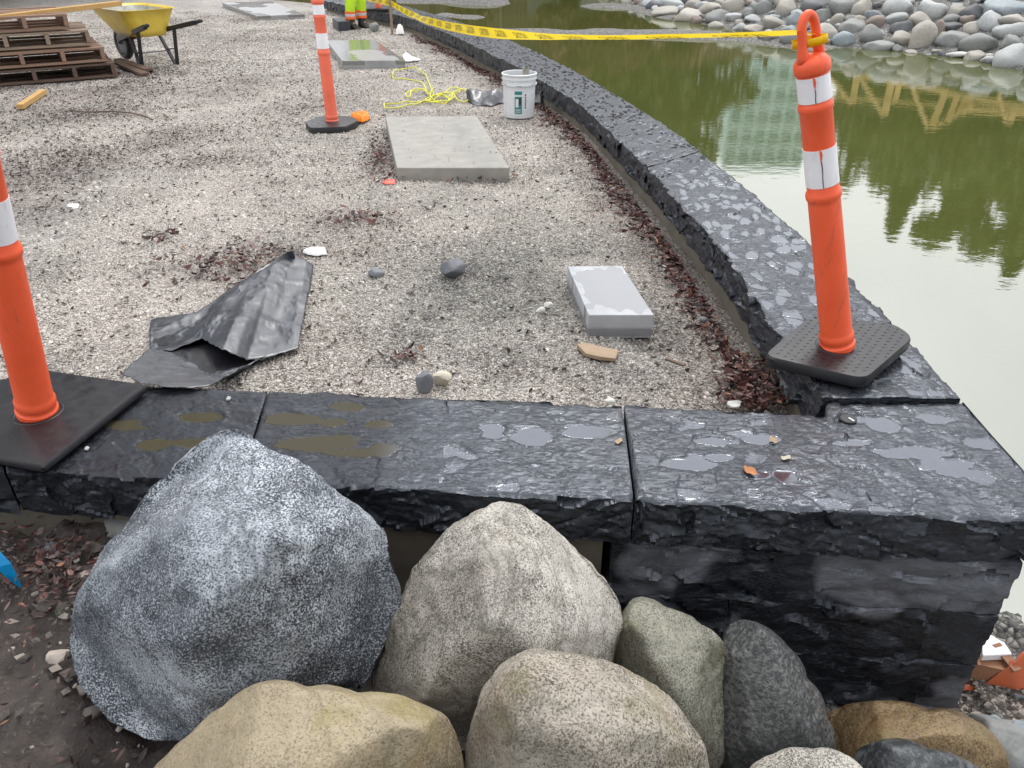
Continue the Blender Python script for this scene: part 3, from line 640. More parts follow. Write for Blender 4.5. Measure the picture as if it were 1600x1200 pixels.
# ------------------------------------------------------------------ boulders
def blob(name, outline, t, thick, mat, label, seed=0, cuts=8, amp=.035, cat='boulder', n=5, sq=.55, detail=1.0, kind=None, group=None, planes=(), soft=.04):
    """boulder whose outline as traced; real depth `thick` (half, metres) about distance t"""
    o = np.array(outline, float); c = np.array([(o[:, 0].min()+o[:, 0].max())/2, (o[:, 1].min()+o[:, 1].max())/2])
    # unit sphere from a subdivided cube
    m = 26 if n >= 5 else 14
    import bmesh
    bm = bmesh.new(); bmesh.ops.create_icosphere(bm, subdivisions=n, radius=1.0)
    U = np.array([v_.co[:] for v_ in bm.verts]); Fc = np.array([[v_.index for v_ in f_.verts] for f_ in bm.faces]); bm.free()
    th = np.arctan2(o[:, 1]-c[1], o[:, 0]-c[0]); r = np.hypot(o[:, 0]-c[0], o[:, 1]-c[1]); k = np.argsort(th); th = th[k]; r = r[k]
    th = np.r_[th[-3:]-2*np.pi, th, th[:3]+2*np.pi]; r = np.r_[r[-3:], r, r[:3]]
    a = np.arctan2(U[:, 1], U[:, 0]); tt = np.linspace(-np.pi, np.pi, 361); rr = np.interp(tt, th, r)
    for _ in range(3): rr = .25*np.roll(rr, 1)+.5*rr+.25*np.roll(rr, -1)
    Rr = np.interp(a, tt, rr); cz = U[:, 2]; pl = np.sqrt(np.clip(1-cz**2, 0, 1)); pl = pl**sq
    px = c[0]+np.cos(a)*Rr*pl; py = c[1]+np.sin(a)*Rr*pl
    dz = np.sign(cz)*np.abs(cz)**.9*thick*1.25
    rg = np.random.default_rng(seed)
    Q = np.stack([(px-c[0])/F*t, (py-c[1])/F*t, dz], 1); ext = np.abs(Q[:, :2]).max()
    pls = [(np.array(a_[:3], float), a_[3]) for a_ in planes]
    for i in range(cuts+6): pls.append((np.array([rg.normal(), rg.normal(), -abs(rg.normal())*.7-.45]), rg.uniform(.78, .93)))
    for nv, qq in pls:
        nv = nv/np.linalg.norm(nv); pr = Q@nv; d = qq*pr.max(); ov = pr-d; k_ = .006+.04*ext*soft; ov = np.where(ov > k_, ov, np.where(ov < -k_, 0, (ov+k_)**2/(4*k_)))
        Q[:, 2] -= ov/nv[2]*.92                     # shaved along the view axis, so the outline stays
    Q[:, 2] = np.where(cz < .05, np.minimum(Q[:, 2], thick*.10+thick*.2*np.clip(cz, 0, 1)), np.minimum(Q[:, 2], thick*1.3))
    rim = np.clip(1-np.abs(cz)*1.5, 0, 1); wob = fbm(Q*5+seed, 3, seed)*amp*.30+fbm(Q*17+seed, 4, seed+1)*amp*.42*detail+fbm(Q*60, 3, seed+3)*amp*.10*detail
    ch = np.abs(fbm(Q*7+seed*2, 3, seed+6)); wob = wob-ss(.05, 0, ch)*amp*.16*detail*np.clip(-cz*2, 0, 1)
    nn = Q/np.maximum(np.linalg.norm(Q, axis=1)[:, None], 1e-6); Q = Q+nn*wob[:, None]
    Zd = t+Q[:, 2]; Wd = np.array([0, 0, CH])+np.stack([ray(a_, b_) for a_, b_ in zip(c[0]+Q[:, 0]/t*F, c[1]+Q[:, 1]/t*F)])*Zd[:, None]
    loc = np.array([Wd[:, 0].mean(), Wd[:, 1].mean(), Wd[:, 2].min()])
    ob = mk(name, Wd, Fc, mat, None, True, None, loc)
    return tag(ob, label, cat, group)
blob('boulder', [(350,673),(385,680),(430,705),(480,735),(520,770),(560,795),(597,822),(608,880),(618,905),(627,935),(605,985),(585,1040),(560,1080),(500,1120),(430,1150),(330,1165),(270,1158),(205,1145),(165,1120),(125,1060),(113,1020),(120,960),(140,900),(175,850),(215,800),(260,745),(300,705)], 1.72, .27, M['granite_blue'], 'biggest boulder, speckled blue-grey granite rising to a point over the wall', 5, 5, .038, n=6, planes=[(-.28,-.62,-.74,.70),(.62,-.50,-.60,.70),(.25,.45,-.86,.74),(.8,.25,-.56,.76),(-.8,.15,-.58,.78),(-.3,.70,-.65,.80)])
blob('boulder', [(785,782),(830,800),(880,840),(930,890),(965,940),(974,975),(962,1010),(950,1060),(900,1130),(800,1180),(720,1170),(650,1120),(590,1090),(582,1065),(600,1020),(628,935),(650,890),(680,850),(705,825),(740,800)], 1.80, .24, M['granite_white'], 'pointed pale grey-white granite boulder against the wall between two larger neighbours', 12, 2, .026, n=6, planes=[(.40,-.50,-.76,.74),(-.66,-.25,-.70,.74),(.8,.15,-.6,.80),(-.1,.45,-.88,.80)])
blob('boulder', [(430,1063),(480,1075),(560,1083),(620,1085),(660,1100),(700,1120),(715,1160),(722,1200),(700,1290),(450,1340),(260,1300),(225,1215),(260,1180),(300,1145),(350,1100),(390,1072)], 1.42, .17, M['granite_tan'], 'smooth yellow-tan boulder at the bottom edge in front of the blue-grey one', 21, 1, .018, n=6, detail=.7, planes=[(.05,-.45,-.9,.88),(.3,-.85,-.45,.88),(-.6,-.5,-.6,.86),(.85,-.1,-.5,.88)])
blob('boulder', [(835,1013),(870,1020),(950,1040),(1010,1065),(1060,1105),(1090,1150),(1105,1200),(1100,1290),(900,1330),(740,1290),(726,1200),(735,1130),(755,1080),(785,1040),(810,1020)], 1.5, .17, M['granite_pink'], 'rounded pinkish grey boulder at the bottom centre with mossy top', 33, 2, .02, n=6, planes=[(-.15,-.4,-.9,.90),(.6,-.55,-.55,.86),(.2,-.9,-.4,.9)])
blob('boulder', [(1005,933),(1040,950),(1090,978),(1130,1000),(1138,1060),(1138,1150),(1120,1210),(1060,1220),(990,1130),(950,1060),(955,1010),(972,960),(985,938)], 1.9, .17, M['granite_green'], 'greenish grey mossy boulder leaning below the pier beside a dark upright slab', 44, 2, .022, n=6, planes=[(.3,-.75,-.6,.82),(.1,-.1,-.98,.86),(-.8,.2,-.5,.82),(.8,.1,-.5,.84)])
blob('boulder', [(1165,968),(1195,978),(1230,1010),(1260,1060),(1290,1120),(1307,1170),(1290,1230),(1200,1260),(1140,1210),(1128,1150),(1132,1060),(1131,1000),(1143,972)], 1.93, .12, M['rock_dark'], 'dark grey upright wedge-shaped rock leaning on the pier foot', 50, 1, .014, n=6, detail=.7, planes=[(-.6,-.1,-.75,.75),(.65,-.3,-.65,.76)])
blob('boulder', [(1270,1170),(1320,1178),(1350,1200),(1350,1260),(1270,1300),(1190,1260),(1170,1200),(1210,1178)], 1.66, .10, M['granite_white'], 'small whitish speckled stone just peeking in at the bottom edge', 61, 4, .012)
blob('boulder', [(1283,1118),(1340,1098),(1390,1095),(1450,1108),(1520,1122),(1555,1150),(1578,1200),(1560,1260),(1430,1300),(1310,1250),(1290,1170)], 2.12, .17, M['rock_brown'], 'long golden-brown boulder lying at the foot of the black pier', 72, 2, .018, n=6, planes=[(0,-.75,-.65,.84),(.1,.1,-.97,.9)])
blob('boulder', [(1328,1195),(1345,1165),(1390,1155),(1450,1170),(1500,1183),(1535,1205),(1540,1280),(1430,1320),(1340,1260)], 1.85, .10, M['rock_slate'], 'dark slate-grey wet stone at the bottom edge before the golden-brown boulder', 80, 4, .012)
blob('boulder', [(1500,1120),(1560,1122),(1620,1150),(1660,1220),(1600,1270),(1560,1240),(1530,1160)], 2.30, .12, M['bank_grey'], 'plain grey rock at the right edge behind the golden-brown boulder', 83, 4, .012)
def small(name, px, py, w, h, z0, mat, label, cat, seed=1, depth=.7, cuts=5, group=None, n=3, amp=.12):
    """small stone resting on height z0 with its centre near this pixel"""
    b = P(px, py+h*.45, z0); t = (z0-CH)/ray(px, py+h*.45)[2]; sx = w/F*t/2; sz = h/F*t/2; rg = np.random.default_rng(seed)
    import bmesh
    bm = bmesh.new(); bmesh.ops.create_icosphere(bm, subdivisions=n, radius=1.0)
    U = np.array([v_.co[:] for v_ in bm.verts]); Fc = np.array([[v_.index for v_ in f_.verts] for f_ in bm.faces]); bm.free()
    for i in range(cuts):
        nv = rg.normal(size=3); nv /= np.linalg.norm(nv); pr = U@nv; d = rg.uniform(.55, .8); U -= np.clip(pr-d, 0, None)[:, None]*nv
    U = U*(1+fbm(U*2+seed, 3, seed)[:, None]*amp); U = U*np.array([sx, sx*depth, sz])
    U[:, 2] -= U[:, 2].min()+sz*.12
    o = mk(name, U+np.array([b[0], b[1]+sx*depth*.5, z0]), Fc, mat, None, True, None, (b[0], b[1]+sx*depth*.5, z0), flat_angle=28)
    return tag(o, label, cat, group)
small('stone', 710, 421, 46, 34, 0, M['chip_grey'], 'largest loose grey angular stone chip on the gravel left of the paver', 'stone', 2, .8, 8)
small('stone', 588, 426, 26, 18, 0, M['chip_grey'], 'small pale grey-blue stone chip on gravel between the black plastic and larger chip', 'stone', 3)
small('stone', 661, 594, 34, 46, 0, M['chip_grey'], 'blue-grey flat stone chip by the front wall beside a cream stone', 'stone', 4, .5, 8)
small('stone', 692, 593, 34, 26, 0, M['chip_pale'], 'cream coloured stone by the front wall right of the blue-grey chip', 'stone', 5)
small('stone', 845, 485, 15, 13, 0, M['chip_white'], 'white pebble left of the paver, the nearer of two', 'stone', 6)
small('stone', 857, 477, 15, 10, 0, M['chip_white'], 'white pebble touching its twin and closer to the paver', 'stone', 7)
small('stone', 1098, 500, 16, 10, -.01, M['chip_grey'], 'small dark grey chip between the paver and the curved wall', 'stone', 8)
small('stone', 1162, 556, 20, 18, -.01, M['granite_green'], 'greenish pebble in the leaf litter under the curved wall', 'stone', 9)
small('stone', 953, 628, 18, 12, .03, M['chip_white'], 'white triangular chip at the back edge of the front wall', 'stone', 10)
small('stone', 1148, 632, 24, 14, .03, M['chip_white'], 'white chip among brown leaves near the inner wall corner', 'stone', 11)
small('stone', 585, 44, 18, 15, 0, M['bank_grey'], 'grey cobble by the boots of the worker', 'stone', 12)
small('stone', 1550, 1128, 40, 40, -.56, M['bank_blue'], 'bluish cobble on the shore gravel, left one of a pair', 'stone', 13)
small('stone', 1595, 1140, 44, 36, -.56, M['bank_blue'], 'bluish cobble cut by the right picture edge', 'stone', 14)
small('stone', 1592, 1095, 44, 26, -.57, M['rock_slate'], 'dark broken slab piece on the shore gravel under the orange sheet', 'stone', 15, .8, 9)
small('stone', 200, 815, 110, 44, -.06, M['bank_grey'], 'low grey stone half buried under the front wall beside the big boulder', 'stone', 16, .8)
small('stone', 82, 855, 30, 22, -.05, M['chip_grey'], 'grey stone chip in the soil below the left mat', 'stone', 17, .8, 8)
small('stone', 112, 872, 34, 20, -.06, M['bank_grey'], 'rough grey stone in the soil nearest the big boulder', 'stone', 18, .8, 8)
small('stone', 20, 1042, 54, 48, -.14, M['chip_pale'], 'pale pinkish stone by the left picture edge', 'stone', 19, .9, 8)
small('brick_shard', 50, 1042, 34, 40, -.14, M['terracotta'], 'orange-brown broken brick piece in the soil at left', 'brick', 20, .5, 10)
small('stone', 105, 955, 70, 50, -.11, M['granite_green'], 'muddy brown-green clod beside the left flank of the big boulder', 'stone', 21, .9, 3)
# ------------------------------------------------------------------ concrete slabs
def slab(name, px, ztop, zbot, mat, label, cat, wet=None, res=.03, bev=.006, damp=0):
    c = np.array([P(x, y, ztop) for x, y in px]); n = max(6, int(np.linalg.norm(c[1]-c[0])/res)); m = max(6, int(np.linalg.norm(c[3]-c[0])/res))
    u = np.linspace(0, 1, n)[None, :, None]; v_ = np.linspace(0, 1, m)[:, None, None]
    T = (c[0]*(1-u)+c[1]*u)*(1-v_)+(c[3]*(1-u)+c[2]*u)*v_
    uu_ = u[..., 0]+0*v_[..., 0]; vv_ = v_[..., 0]+0*u[..., 0]
    w = wet(uu_, vv_) if wet else uu_*0
    V = T.reshape(-1, 3); Fc = [tuple(f_[::-1]) for f_ in gridf(m, n)]
    ring = [j for j in range(n)]+[i*n+n-1 for i in range(1, m)]+[(m-1)*n+j for j in range(n-2, -1, -1)]+[i*n for i in range(m-2, 0, -1)]
    k = len(V); bot = V[ring].copy(); bot[:, 2] = zbot; V = np.vstack([V, bot]); q = len(ring)
    Fc += [(ring[i], ring[(i+1) % q], k+(i+1) % q, k+i) for i in range(q)]; Fc.append(tuple(range(k+q-1, k-1, -1)))
    loc = np.array([c[:, 0].mean(), c[:, 1].mean(), zbot])
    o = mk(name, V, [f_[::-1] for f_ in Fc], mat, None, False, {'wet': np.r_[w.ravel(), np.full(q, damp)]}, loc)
    b = o.modifiers.new('bevel', 'BEVEL'); b.width = bev; b.segments = 2; b.limit_method = 'ANGLE'; b.angle_limit = R(50)
    return tag(o, label, cat)
slab('concrete_slab', [(602,182),(745,181),(796,262),(620,262)], .085, -.03, M['concrete'], 'largest dry pale concrete slab set in the gravel near the white bucket', 'slab')
slab('concrete_slab', [(510,63),(586,62),(633,94),(535,95)], .085, -.03, M['concrete_wet'], 'wet shiny concrete slab behind the middle orange post', 'slab', wet=lambda u, v: .9*(fbm(np.stack([u*2, v*3, u*0], -1), 3, 5) < .12))
slab('concrete_slab', [(347,4),(424,2),(476,22),(403,25)], .075, -.03, M['concrete_wet'], 'farthest concrete slab, cut by the top edge right of the wheelbarrow', 'slab', wet=lambda u, v: .9*(fbm(np.stack([u*2, v*3, u*0], -1), 3, 8) < .0))
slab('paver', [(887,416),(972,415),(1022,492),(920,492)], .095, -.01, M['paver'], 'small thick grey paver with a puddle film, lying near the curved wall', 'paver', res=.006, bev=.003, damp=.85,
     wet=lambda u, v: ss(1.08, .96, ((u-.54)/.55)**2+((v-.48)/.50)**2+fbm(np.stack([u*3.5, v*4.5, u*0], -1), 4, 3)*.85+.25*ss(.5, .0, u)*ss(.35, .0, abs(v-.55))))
mk_ = tag(slab('edging_block', [(519,28),(545,27),(547,33),(528,34)], .14, 0, M['capstone'], 'dark stone block on the gravel beside the worker', 'block', bev=.004), None)
# white cement dust by the wet slab
def patch(name, pts, z, mat, label, cat, h=.006, seed=0, sub=10):
    c = np.array([P(x, y, z) for x, y in pts]); m = c.mean(0); V = [m+np.array([0, 0, h])]; k = len(pts)*sub
    ring = []
    for i in range(k):
        a = i/sub; j = int(a) % len(pts); q = (j+1) % len(pts); ring.append(c[j]*(1-(a % 1))+c[q]*(a % 1))
    rings = []
    for s_, hh in ((.35, h*.9), (.7, h*.8), (.9, h*.55), (1.0, -.004)):
        for r_ in ring:
            d = (r_-m)*s_; nz = fbm(np.array([[r_[0]*30, r_[1]*30, s_*3]]), 3, seed)[0]; rings.append(m+d*(1+nz*.12)+np.array([0, 0, hh*(1+nz*.6)]))
    V = np.vstack([V, rings]); Fc = [(0, 1+i, 1+(i+1) % k) for i in range(k)]
    for l in range(3): Fc += [(1+l*k+i, 1+(l+1)*k+i, 1+(l+1)*k+(i+1) % k, 1+l*k+(i+1) % k) for i in range(k)]
    return tag(mk(name, V, Fc, mat, None, True, None, m), label, cat)
patch('cement_dust', [(628,86),(634,81),(644,89),(658,93),(640,95),(632,95)], .012, M['white_dust'], 'white spilled cement dust at the corner of the wet slab', 'cement', .012, 3)
patch('paint_mark', [(596,284),(606,279),(620,281),(616,286),(604,287)], .006, M['flesh_paint'], 'red survey paint mark at the near corner of the dry slab', 'paint mark', .004, 6)
patch('litter', [(473,392),(484,387),(508,388),(511,396),(495,399),(480,397)], .01, M['litter_white'], 'crumpled white wrapper behind the black plastic sheet', 'litter', .014, 9)
patch('litter', [(104,322),(112,320),(124,320),(122,324),(108,326)], .01, M['litter_white'], 'white scrap of paper on the gravel right of the left post', 'litter', .015, 12)
patch('foam_scrap', [(619,53),(625,45),(632,53)], .02, M['litter_white'], 'white chunk of foam at the foot of the wooden stake', 'litter', .10, 13)
for k in range(1): patch('warning_rag', [(549,184),(556,180),(562,183),(574,178),(578,186),(566,190),(553,190)], .015, M['orange_rag'], 'crumpled orange rag beside the middle rubber base', 'rag', .05, 15)
# ------------------------------------------------------------------ delineator posts
def post(base_px, zb, lean_px, label, base_poly, plate_z, tilt=(0, 0), faded=False, worn=False, loop_rot=0.0, plate_th=.04, cr=.045, dyl=0.0):
    B = P(base_px[0], base_px[1], zb); 
    if lean_px: T = PY(lean_px[0], lean_px[1], B[1]+dyl); ax = Vector(tuple(T-B)).normalized()
    else: ax = Vector((0, 0, 1))
    q = Vector((0, 0, 1)).rotation_difference(ax); rt = empty('traffic_post', B, label, 'traffic post', 'orange delineator posts on black rubber bases')
    ml = q.to_matrix().to_4x4() @ Matrix.Rotation(loop_rot, 4, 'Z')
    mo = M['orange_faded' if faded else 'orange']
    def T_(mb, name, mat, par, **k):
        mb.v = [tuple(ml @ Vector(v_)) for v_ in mb.v]; return mb.build(name, mat, par, **k)
    m = MB(); pr = [(.03, -.012), (.056, -.010), (.0575, .0), (.0575, .008), (.053, .013), (.052, .02), (.055, .025), (.0555, .042), (.052, .050), (.0505, .056)]
    pr += [(.0495, .2), (.0485, .4), (.0475, .515), (.0475, .525), (.0515, .532), (.0525, .541), (.0515, .550), (.0465, .556)]
    pr += [(.0460, .69), (.0455, .795), (.0485, .80), (.0490, .812), (.0470, .818), (.0445, .822), (.0440, .90), (.0475, .902), (.0500, .908), (.0505, .922), (.047, .935), (.036, .945), (.018, .952), (.004, .953)]
    m.lathe(pr, 40); tube = T_(m, 'tube', mo, rt, angle=40)
    for (z0, z1, r0, r1) in ((.575, .69, .0478, .0472), (.826, .896, .0458, .0455)):
        m = MB(); n_ = 40; gap = .10 if worn else 0
        prof = [(r0-.003, z0), (r0, z0), (r1, z1), (r1-.003, z1)]; m.lathe(prof, n_, False); T_(m, 'reflective_band', M['reflective'], rt, angle=40)
        if worn:   # torn place in the sheeting
            m = MB(); a0 = -math.pi/2-.25-loop_rot; zz = z1-.012; pts = [(-.07, zz+.012), (.05, zz+.012), (.10, zz), (.02, zz-.02), (0, z0+.035), (-.02, z0+.05), (-.05, zz-.015)]
            rr = r1+.0012; v_ = [(rr*math.cos(a0+a), rr*math.sin(a0+a), z) for a, z in pts]; m.add(v_, [tuple(range(len(v_)))]); T_(m, 'tear', mo, rt)
            m = MB(); m.tube([(rr*math.cos(a0-.0+.02*math.sin(i)), rr*math.sin(a0+.02*math.sin(i)), zz-.02-(zz-.02-z0)*i/6) for i in range(7)], .0012, 5); T_(m, 'tear', M['ink'], rt)
    m = MB(); pts = []; w = .026
    for i in range(6): pts.append((-w-.006+.006*i/5, 0, .935+.014*i))
    for i in range(1, 12): a = math.pi*i/12; pts.append((-w*math.cos(a), 0, 1.01+.045*math.sin(a)))
    for i in range(6): pts.append((w+.006*i/5, 0, 1.01-.015*i))
    m.tube(pts, [.0155]*3+[.013]*(len(pts)-6)+[.0155]*3, 12); T_(m, 'handle', mo, rt, smooth=True)
    # rubber base
    c = np.array([P(x, y, plate_z+plate_th) for x, y in base_poly]) if not hasattr(base_poly, 'shape') else base_poly
    c = c-B; cc = c[:, :2].mean(0); k = len(c); V = []; 
    def zt(x, y): return plate_z-zb+tilt[0]*x+tilt[1]*y
    def rnd_poly(ins):
        out = []
        for i in range(k):
            a, b_, d = c[i-1][:2], c[i][:2], c[(i+1) % k][:2]
            for s_ in np.linspace(0, 1, 6):
                p0 = b_+(a-b_)/np.linalg.norm(a-b_)*cr*(1-s_); p1 = b_+(d-b_)/np.linalg.norm(d-b_)*cr*s_
                e = p0*(1-s_)+p1*s_; out.append(e+(cc-e)*ins)
        return out
    lay = [(.02, 0), (0, .006), (0, plate_th-.007), (.02, plate_th), (.07, plate_th+.001)]; q_ = k*6
    for ins, z in lay: V += [(e[0], e[1], zt(*e)+z) for e in rnd_poly(ins)]
    Fc = [(l*q_+i, l*q_+(i+1) % q_, (l+1)*q_+(i+1) % q_, (l+1)*q_+i) for l in range(len(lay)-1) for i in range(q_)]
    Fc += [tuple(range(q_))[::-1], tuple(range((len(lay)-1)*q_, len(lay)*q_))]
    sgn = sum(c[i][0]*c[(i+1) % k][1]-c[(i+1) % k][0]*c[i][1] for i in range(k))
    if sgn < 0: Fc = [f_[::-1] for f_ in Fc]
    bs = mk('rubber_base', V, Fc, M['rubber'], rt, True, None, None, 35)
    m = MB()       # raised tread bars
    e = np.array(rnd_poly(.07)); lo = e.min(0); hi = e.max(0); g = .034; yy_ = lo[1]; r_ = 0
    from mathutils import geometry
    while yy_ < hi[1] and plate_z > .05 and worn:
        xx_ = lo[0]+(r_ % 2)*g/2
        while xx_ < hi[0]:
            if geometry.intersect_point_tri_2d is not None:
                inside = False; j = len(e)-1
                for i in range(len(e)):
                    if ((e[i][1] > yy_) != (e[j][1] > yy_)) and (xx_ < (e[j][0]-e[i][0])*(yy_-e[i][1])/(e[j][1]-e[i][1])+e[i][0]): inside = not inside
                    j = i
                if inside and math.hypot(xx_, yy_) > .075: m.box((xx_, yy_, zt(xx_, yy_)+plate_th+.0014), (.009, .003, .0012))
            xx_ += g
        yy_ += g*.62; r_ += 1
    if m.v: tr = m.build('tread_bars', M['rubber'], bs)
    m = MB(); m.lathe([(.062, plate_th+.0005), (.066, plate_th+.003), (.070, plate_th+.002), (.071, plate_th-.001)], 36, False); m.v = [(x, y, z+zt(x, y)) for x, y, z in m.v]; m.build('collar', M['rubber'], rt, smooth=True)
    return rt
pR = post((1308,538), WT+.075, (1268,95), 'orange post leaning over the pond wall with yellow tape tied to its handle', [(1192,552),(1352,592),(1428,530),(1396,508),(1262,496)], WT+.03, tilt=(.03, .01), worn=True, loop_rot=.5)
bl = np.array([P(230,600,.235), P(66,728,.235)]); d = bl[1]-bl[0]; pr_ = np.array([d[1], -d[0], 0]); pr_ /= np.linalg.norm(pr_); 
pL = post((58,640), WT+.045, (-47,195), 'orange post at the left edge standing on a flat square rubber mat', np.array([bl[0], bl[0]+pr_*.47, bl[1]+pr_*.47, bl[1]]), WT+.008, tilt=(0, 0), plate_th=.026, loop_rot=.3, cr=.008, dyl=-.09)
pM = post((519,189), .045, (497,10), 'orange post in the middle of the gravel yard beside an orange rag', [(476,190),(484,200),(540,198),(561,188),(548,181),(500,181)], 0.0, faded=True, loop_rot=1.0, plate_th=.05)
q = P(592, 13, WT+.04); sq = np.array([q+np.array([sx*.2, sy*.2, 0]) for sx, sy in ((-1,-1),(1,-1),(1,1),(-1,1))])
pF = post((592,13), WT+.04, None, 'distant orange post standing on the far end of the wall behind the worker', sq, WT+.01, faded=True)
# ------------------------------------------------------------------ caution tape
stk = P(613, 54, 0)
stake = empty('wooden_stake', stk, 'thin wooden stake at the wall foot holding up the yellow tape', 'stake')
m = MB(); m.box((0, 0, .28), (.035, .035, .66)); m.build('shaft', M['pallet_wood'], stake)
hp = pR.matrix_basis.translation
Ta = PY(1258, 50, hp[1]-.02); Tb = PY(613, 6, stk[1]-.03); Tc = PY(575, -2, P(592, 13, WT)[1])
def tape_pt(s):                          # 0..1 right post -> stake, 1..1.2 -> far post
    if s <= 1:
        p = Ta*(1-s)+Tb*s; p = p+np.array([0, 0, -.16*4*s*(1-s)]); return p
    return Tb*(1-(s-1)/.2)+Tc*((s-1)/.2)
def tape_roll(s): return float(np.interp(s, [0, .02, .06, .12, .2, .27, .34, .42, .5, .62, .68, .74, .8, .9, 1, 1.2], [-1.4, -1.4, -1.38, -1.32, -1.2, -.85, -.4, -.1, .05, .1, .7, 1.2, .4, 0, .1, .5]))
NT = 420; ss_ = np.linspace(0, 1.2, NT); C_ = np.array([tape_pt(s) for s in ss_])
tg = np.gradient(C_, axis=0); tg /= np.linalg.norm(tg, axis=1)[:, None]
nx = np.cross(tg, [0, 0, 1]); nx /= np.linalg.norm(nx, axis=1)[:, None]; upv = np.cross(nx, tg)
rl = np.array([tape_roll(s) for s in ss_]); wv = upv*np.cos(rl)[:, None]+nx*np.sin(rl)[:, None]; nn_ = np.cross(tg, wv)
TW = .075; cols = np.linspace(-.5, .5, 7); V = (C_[:, None, :]+wv[:, None, :]*cols[None, :, None]*TW+nn_[:, None, :]*(.004*np.cos(cols*9)[None, :, None]*np.sin(ss_*60)[:, None, None]))
tape = empty('caution_tape', C_[0], 'yellow caution tape stretched from the leaning right post back to the wooden stake', 'tape')
tp = mk('ribbon', V.reshape(-1, 3)-np.array(tape.location), gridf(NT, 7), M['tape_yellow'], tape)
# lettering
arc = np.r_[0, np.cumsum(np.linalg.norm(np.diff(C_, axis=0), axis=1))]
def text_mesh(s, size=1.0):
    cu = bpy.data.curves.new('t', 'FONT'); cu.body = s; cu.size = size; cu.align_x = 'CENTER'; cu.align_y = 'CENTER'; cu.offset = .015*size; cu.resolution_u = 3
    ob = bpy.data.objects.new('t', cu); COL.objects.link(ob); dg = bpy.context.evaluated_depsgraph_get(); me = bpy.data.meshes.new_from_object(ob.evaluated_get(dg))
    v_ = np.array([v__.co[:] for v__ in me.vertices]); f_ = [tuple(p.vertices) for p in me.polygons]
    bpy.data.objects.remove(ob); bpy.data.curves.remove(cu); bpy.data.meshes.remove(me); return v_, f_
tv, tf = text_mesh('CAUTION', .072)
flipx = 1 if nn_[100] @ (np.array([0, 0, 1.5])-C_[100]) > 0 else -1
for s0 in np.arange(.35, arc[-1]-.3, .56):
    m = MB(); vv = []
    for x, y, _ in tv:
        a = s0-x*.98*1.0; k = np.interp(a, arc, np.arange(NT)); i = int(min(k, NT-2)); fr = k-i
        cpt = C_[i]*(1-fr)+C_[i+1]*fr; w_ = wv[i]; n_ = nn_[i]*flipx
        vv.append(cpt+w_*y*.92+n_*.0055-np.array(tape.location))
    m.add(vv, tf); m.build('lettering', M['ink'], tape)
# knot round the handle
m = MB(); h0 = np.array([hp[0], hp[1], hp[2]]); ax = Vector(tuple(PY(1268, 95, hp[1])-h0)).normalized(); cc_ = Vector(tuple(h0))+ax*.985-Vector(tape.location)
x_ = ax.cross(Vector((0, 1, 0))).normalized(); x_ = (x_*math.cos(.5)+ax.cross(x_)*math.sin(-.5)).normalized(); y_ = ax.cross(x_)
pts = [cc_+x_*.045*math.cos(a)+y_*.02*math.sin(a) for a in np.linspace(0, 2*math.pi, 24, endpoint=False)]
v_ = []; 
for dz in (-.011, .011): v_ += [p+ax*dz for p in pts]
v2 = [cc_+x_*.048*math.cos(a)+y_*.023*math.sin(a)+ax*dz for dz in (-.011, .011) for a in np.linspace(0, 2*math.pi, 24, endpoint=False)]
m.add(v_+v2, [(i, (i+1) % 24, 24+(i+1) % 24, 24+i) for i in range(24)]+[(48+i, 72+i, 72+(i+1) % 24, 48+(i+1) % 24) for i in range(24)]+[(i, 48+i, 48+(i+1) % 24, (i+1) % 24) for i in range(24)]+[(24+i, 24+(i+1) % 24, 72+(i+1) % 24, 72+i) for i in range(24)])
m.build('knot', M['tape_yellow'], tape, smooth=True)
# ------------------------------------------------------------------ bucket
bk = empty('bucket', P(811, 181), 'white plastic pail with a teal label standing between the dry slab and curved wall', 'bucket')
m = MB(); m.lathe([(.132, 0), (.136, .004), (.144, .27), (.156, .272), (.158, .285), (.146, .289), (.147, .318), (.155, .32), (.155, .33), (.148, .332), (.149, .352), (.156, .354), (.157, .366), (.150, .369), (.146, .366), (.142, .28), (.133, .02), (.01, .018)], 48)
m.build('pail', M['white_plastic'], bk, angle=40)
def curved(name, a0, a1, z0, z1, r, mat):
    m = MB(); n_ = 8; v_ = [((r+.004*((z-0)/.3))*math.cos(a0+(a1-a0)*i/n_), (r+.004*(z/.3))*math.sin(a0+(a1-a0)*i/n_), z) for z in (z0, z1) for i in range(n_+1)]
    m.add(v_, [(i, i+1, n_+2+i, n_+1+i) for i in range(n_)]); return m.build(name, mat, bk, smooth=True)
curved('label', -1.86, -1.40, .205, .235, .1405, M['teal']); curved('label', -1.86, -1.40, .045, .19, .1395, M['teal'])
curved('label_mark', -1.60, -1.45, .12, .18, .1402, M['ink']); curved('label_mark', -1.8, -1.62, .10, .17, .1402, M['white_plastic'])
curved('label_mark', -1.8, -1.48, .075, .082, .1402, M['white_plastic']); curved('label_mark', -1.8, -1.48, .058, .064, .1402, M['white_plastic'])
for i in range(6): curved('label_mark', -1.22, -1.13, .09+i*.021, .103+i*.021, .140, M['ink'])
m = MB(); m.lathe([(.001, .30), (.1435, .30)], 32, False); m.build('dirty_water', M['black_plastic'], bk)
m = MB(); m.tube([(-.15, 0, .31), (-.17, -.03, .24), (-.12, -.105, .17), (0, -.165, .14), (.12, -.12, .17), (.17, -.03, .24), (.15, 0, .31)][0:1]*1+[(-.155, -.02, .30), (-.157, -.05, .296), (-.12, -.11, .285), (0, -.164, .278), (.12, -.11, .285), (.155, -.02, .30)], .002, 6); m.build('wire_handle', M['grey_steel'], bk, smooth=True)
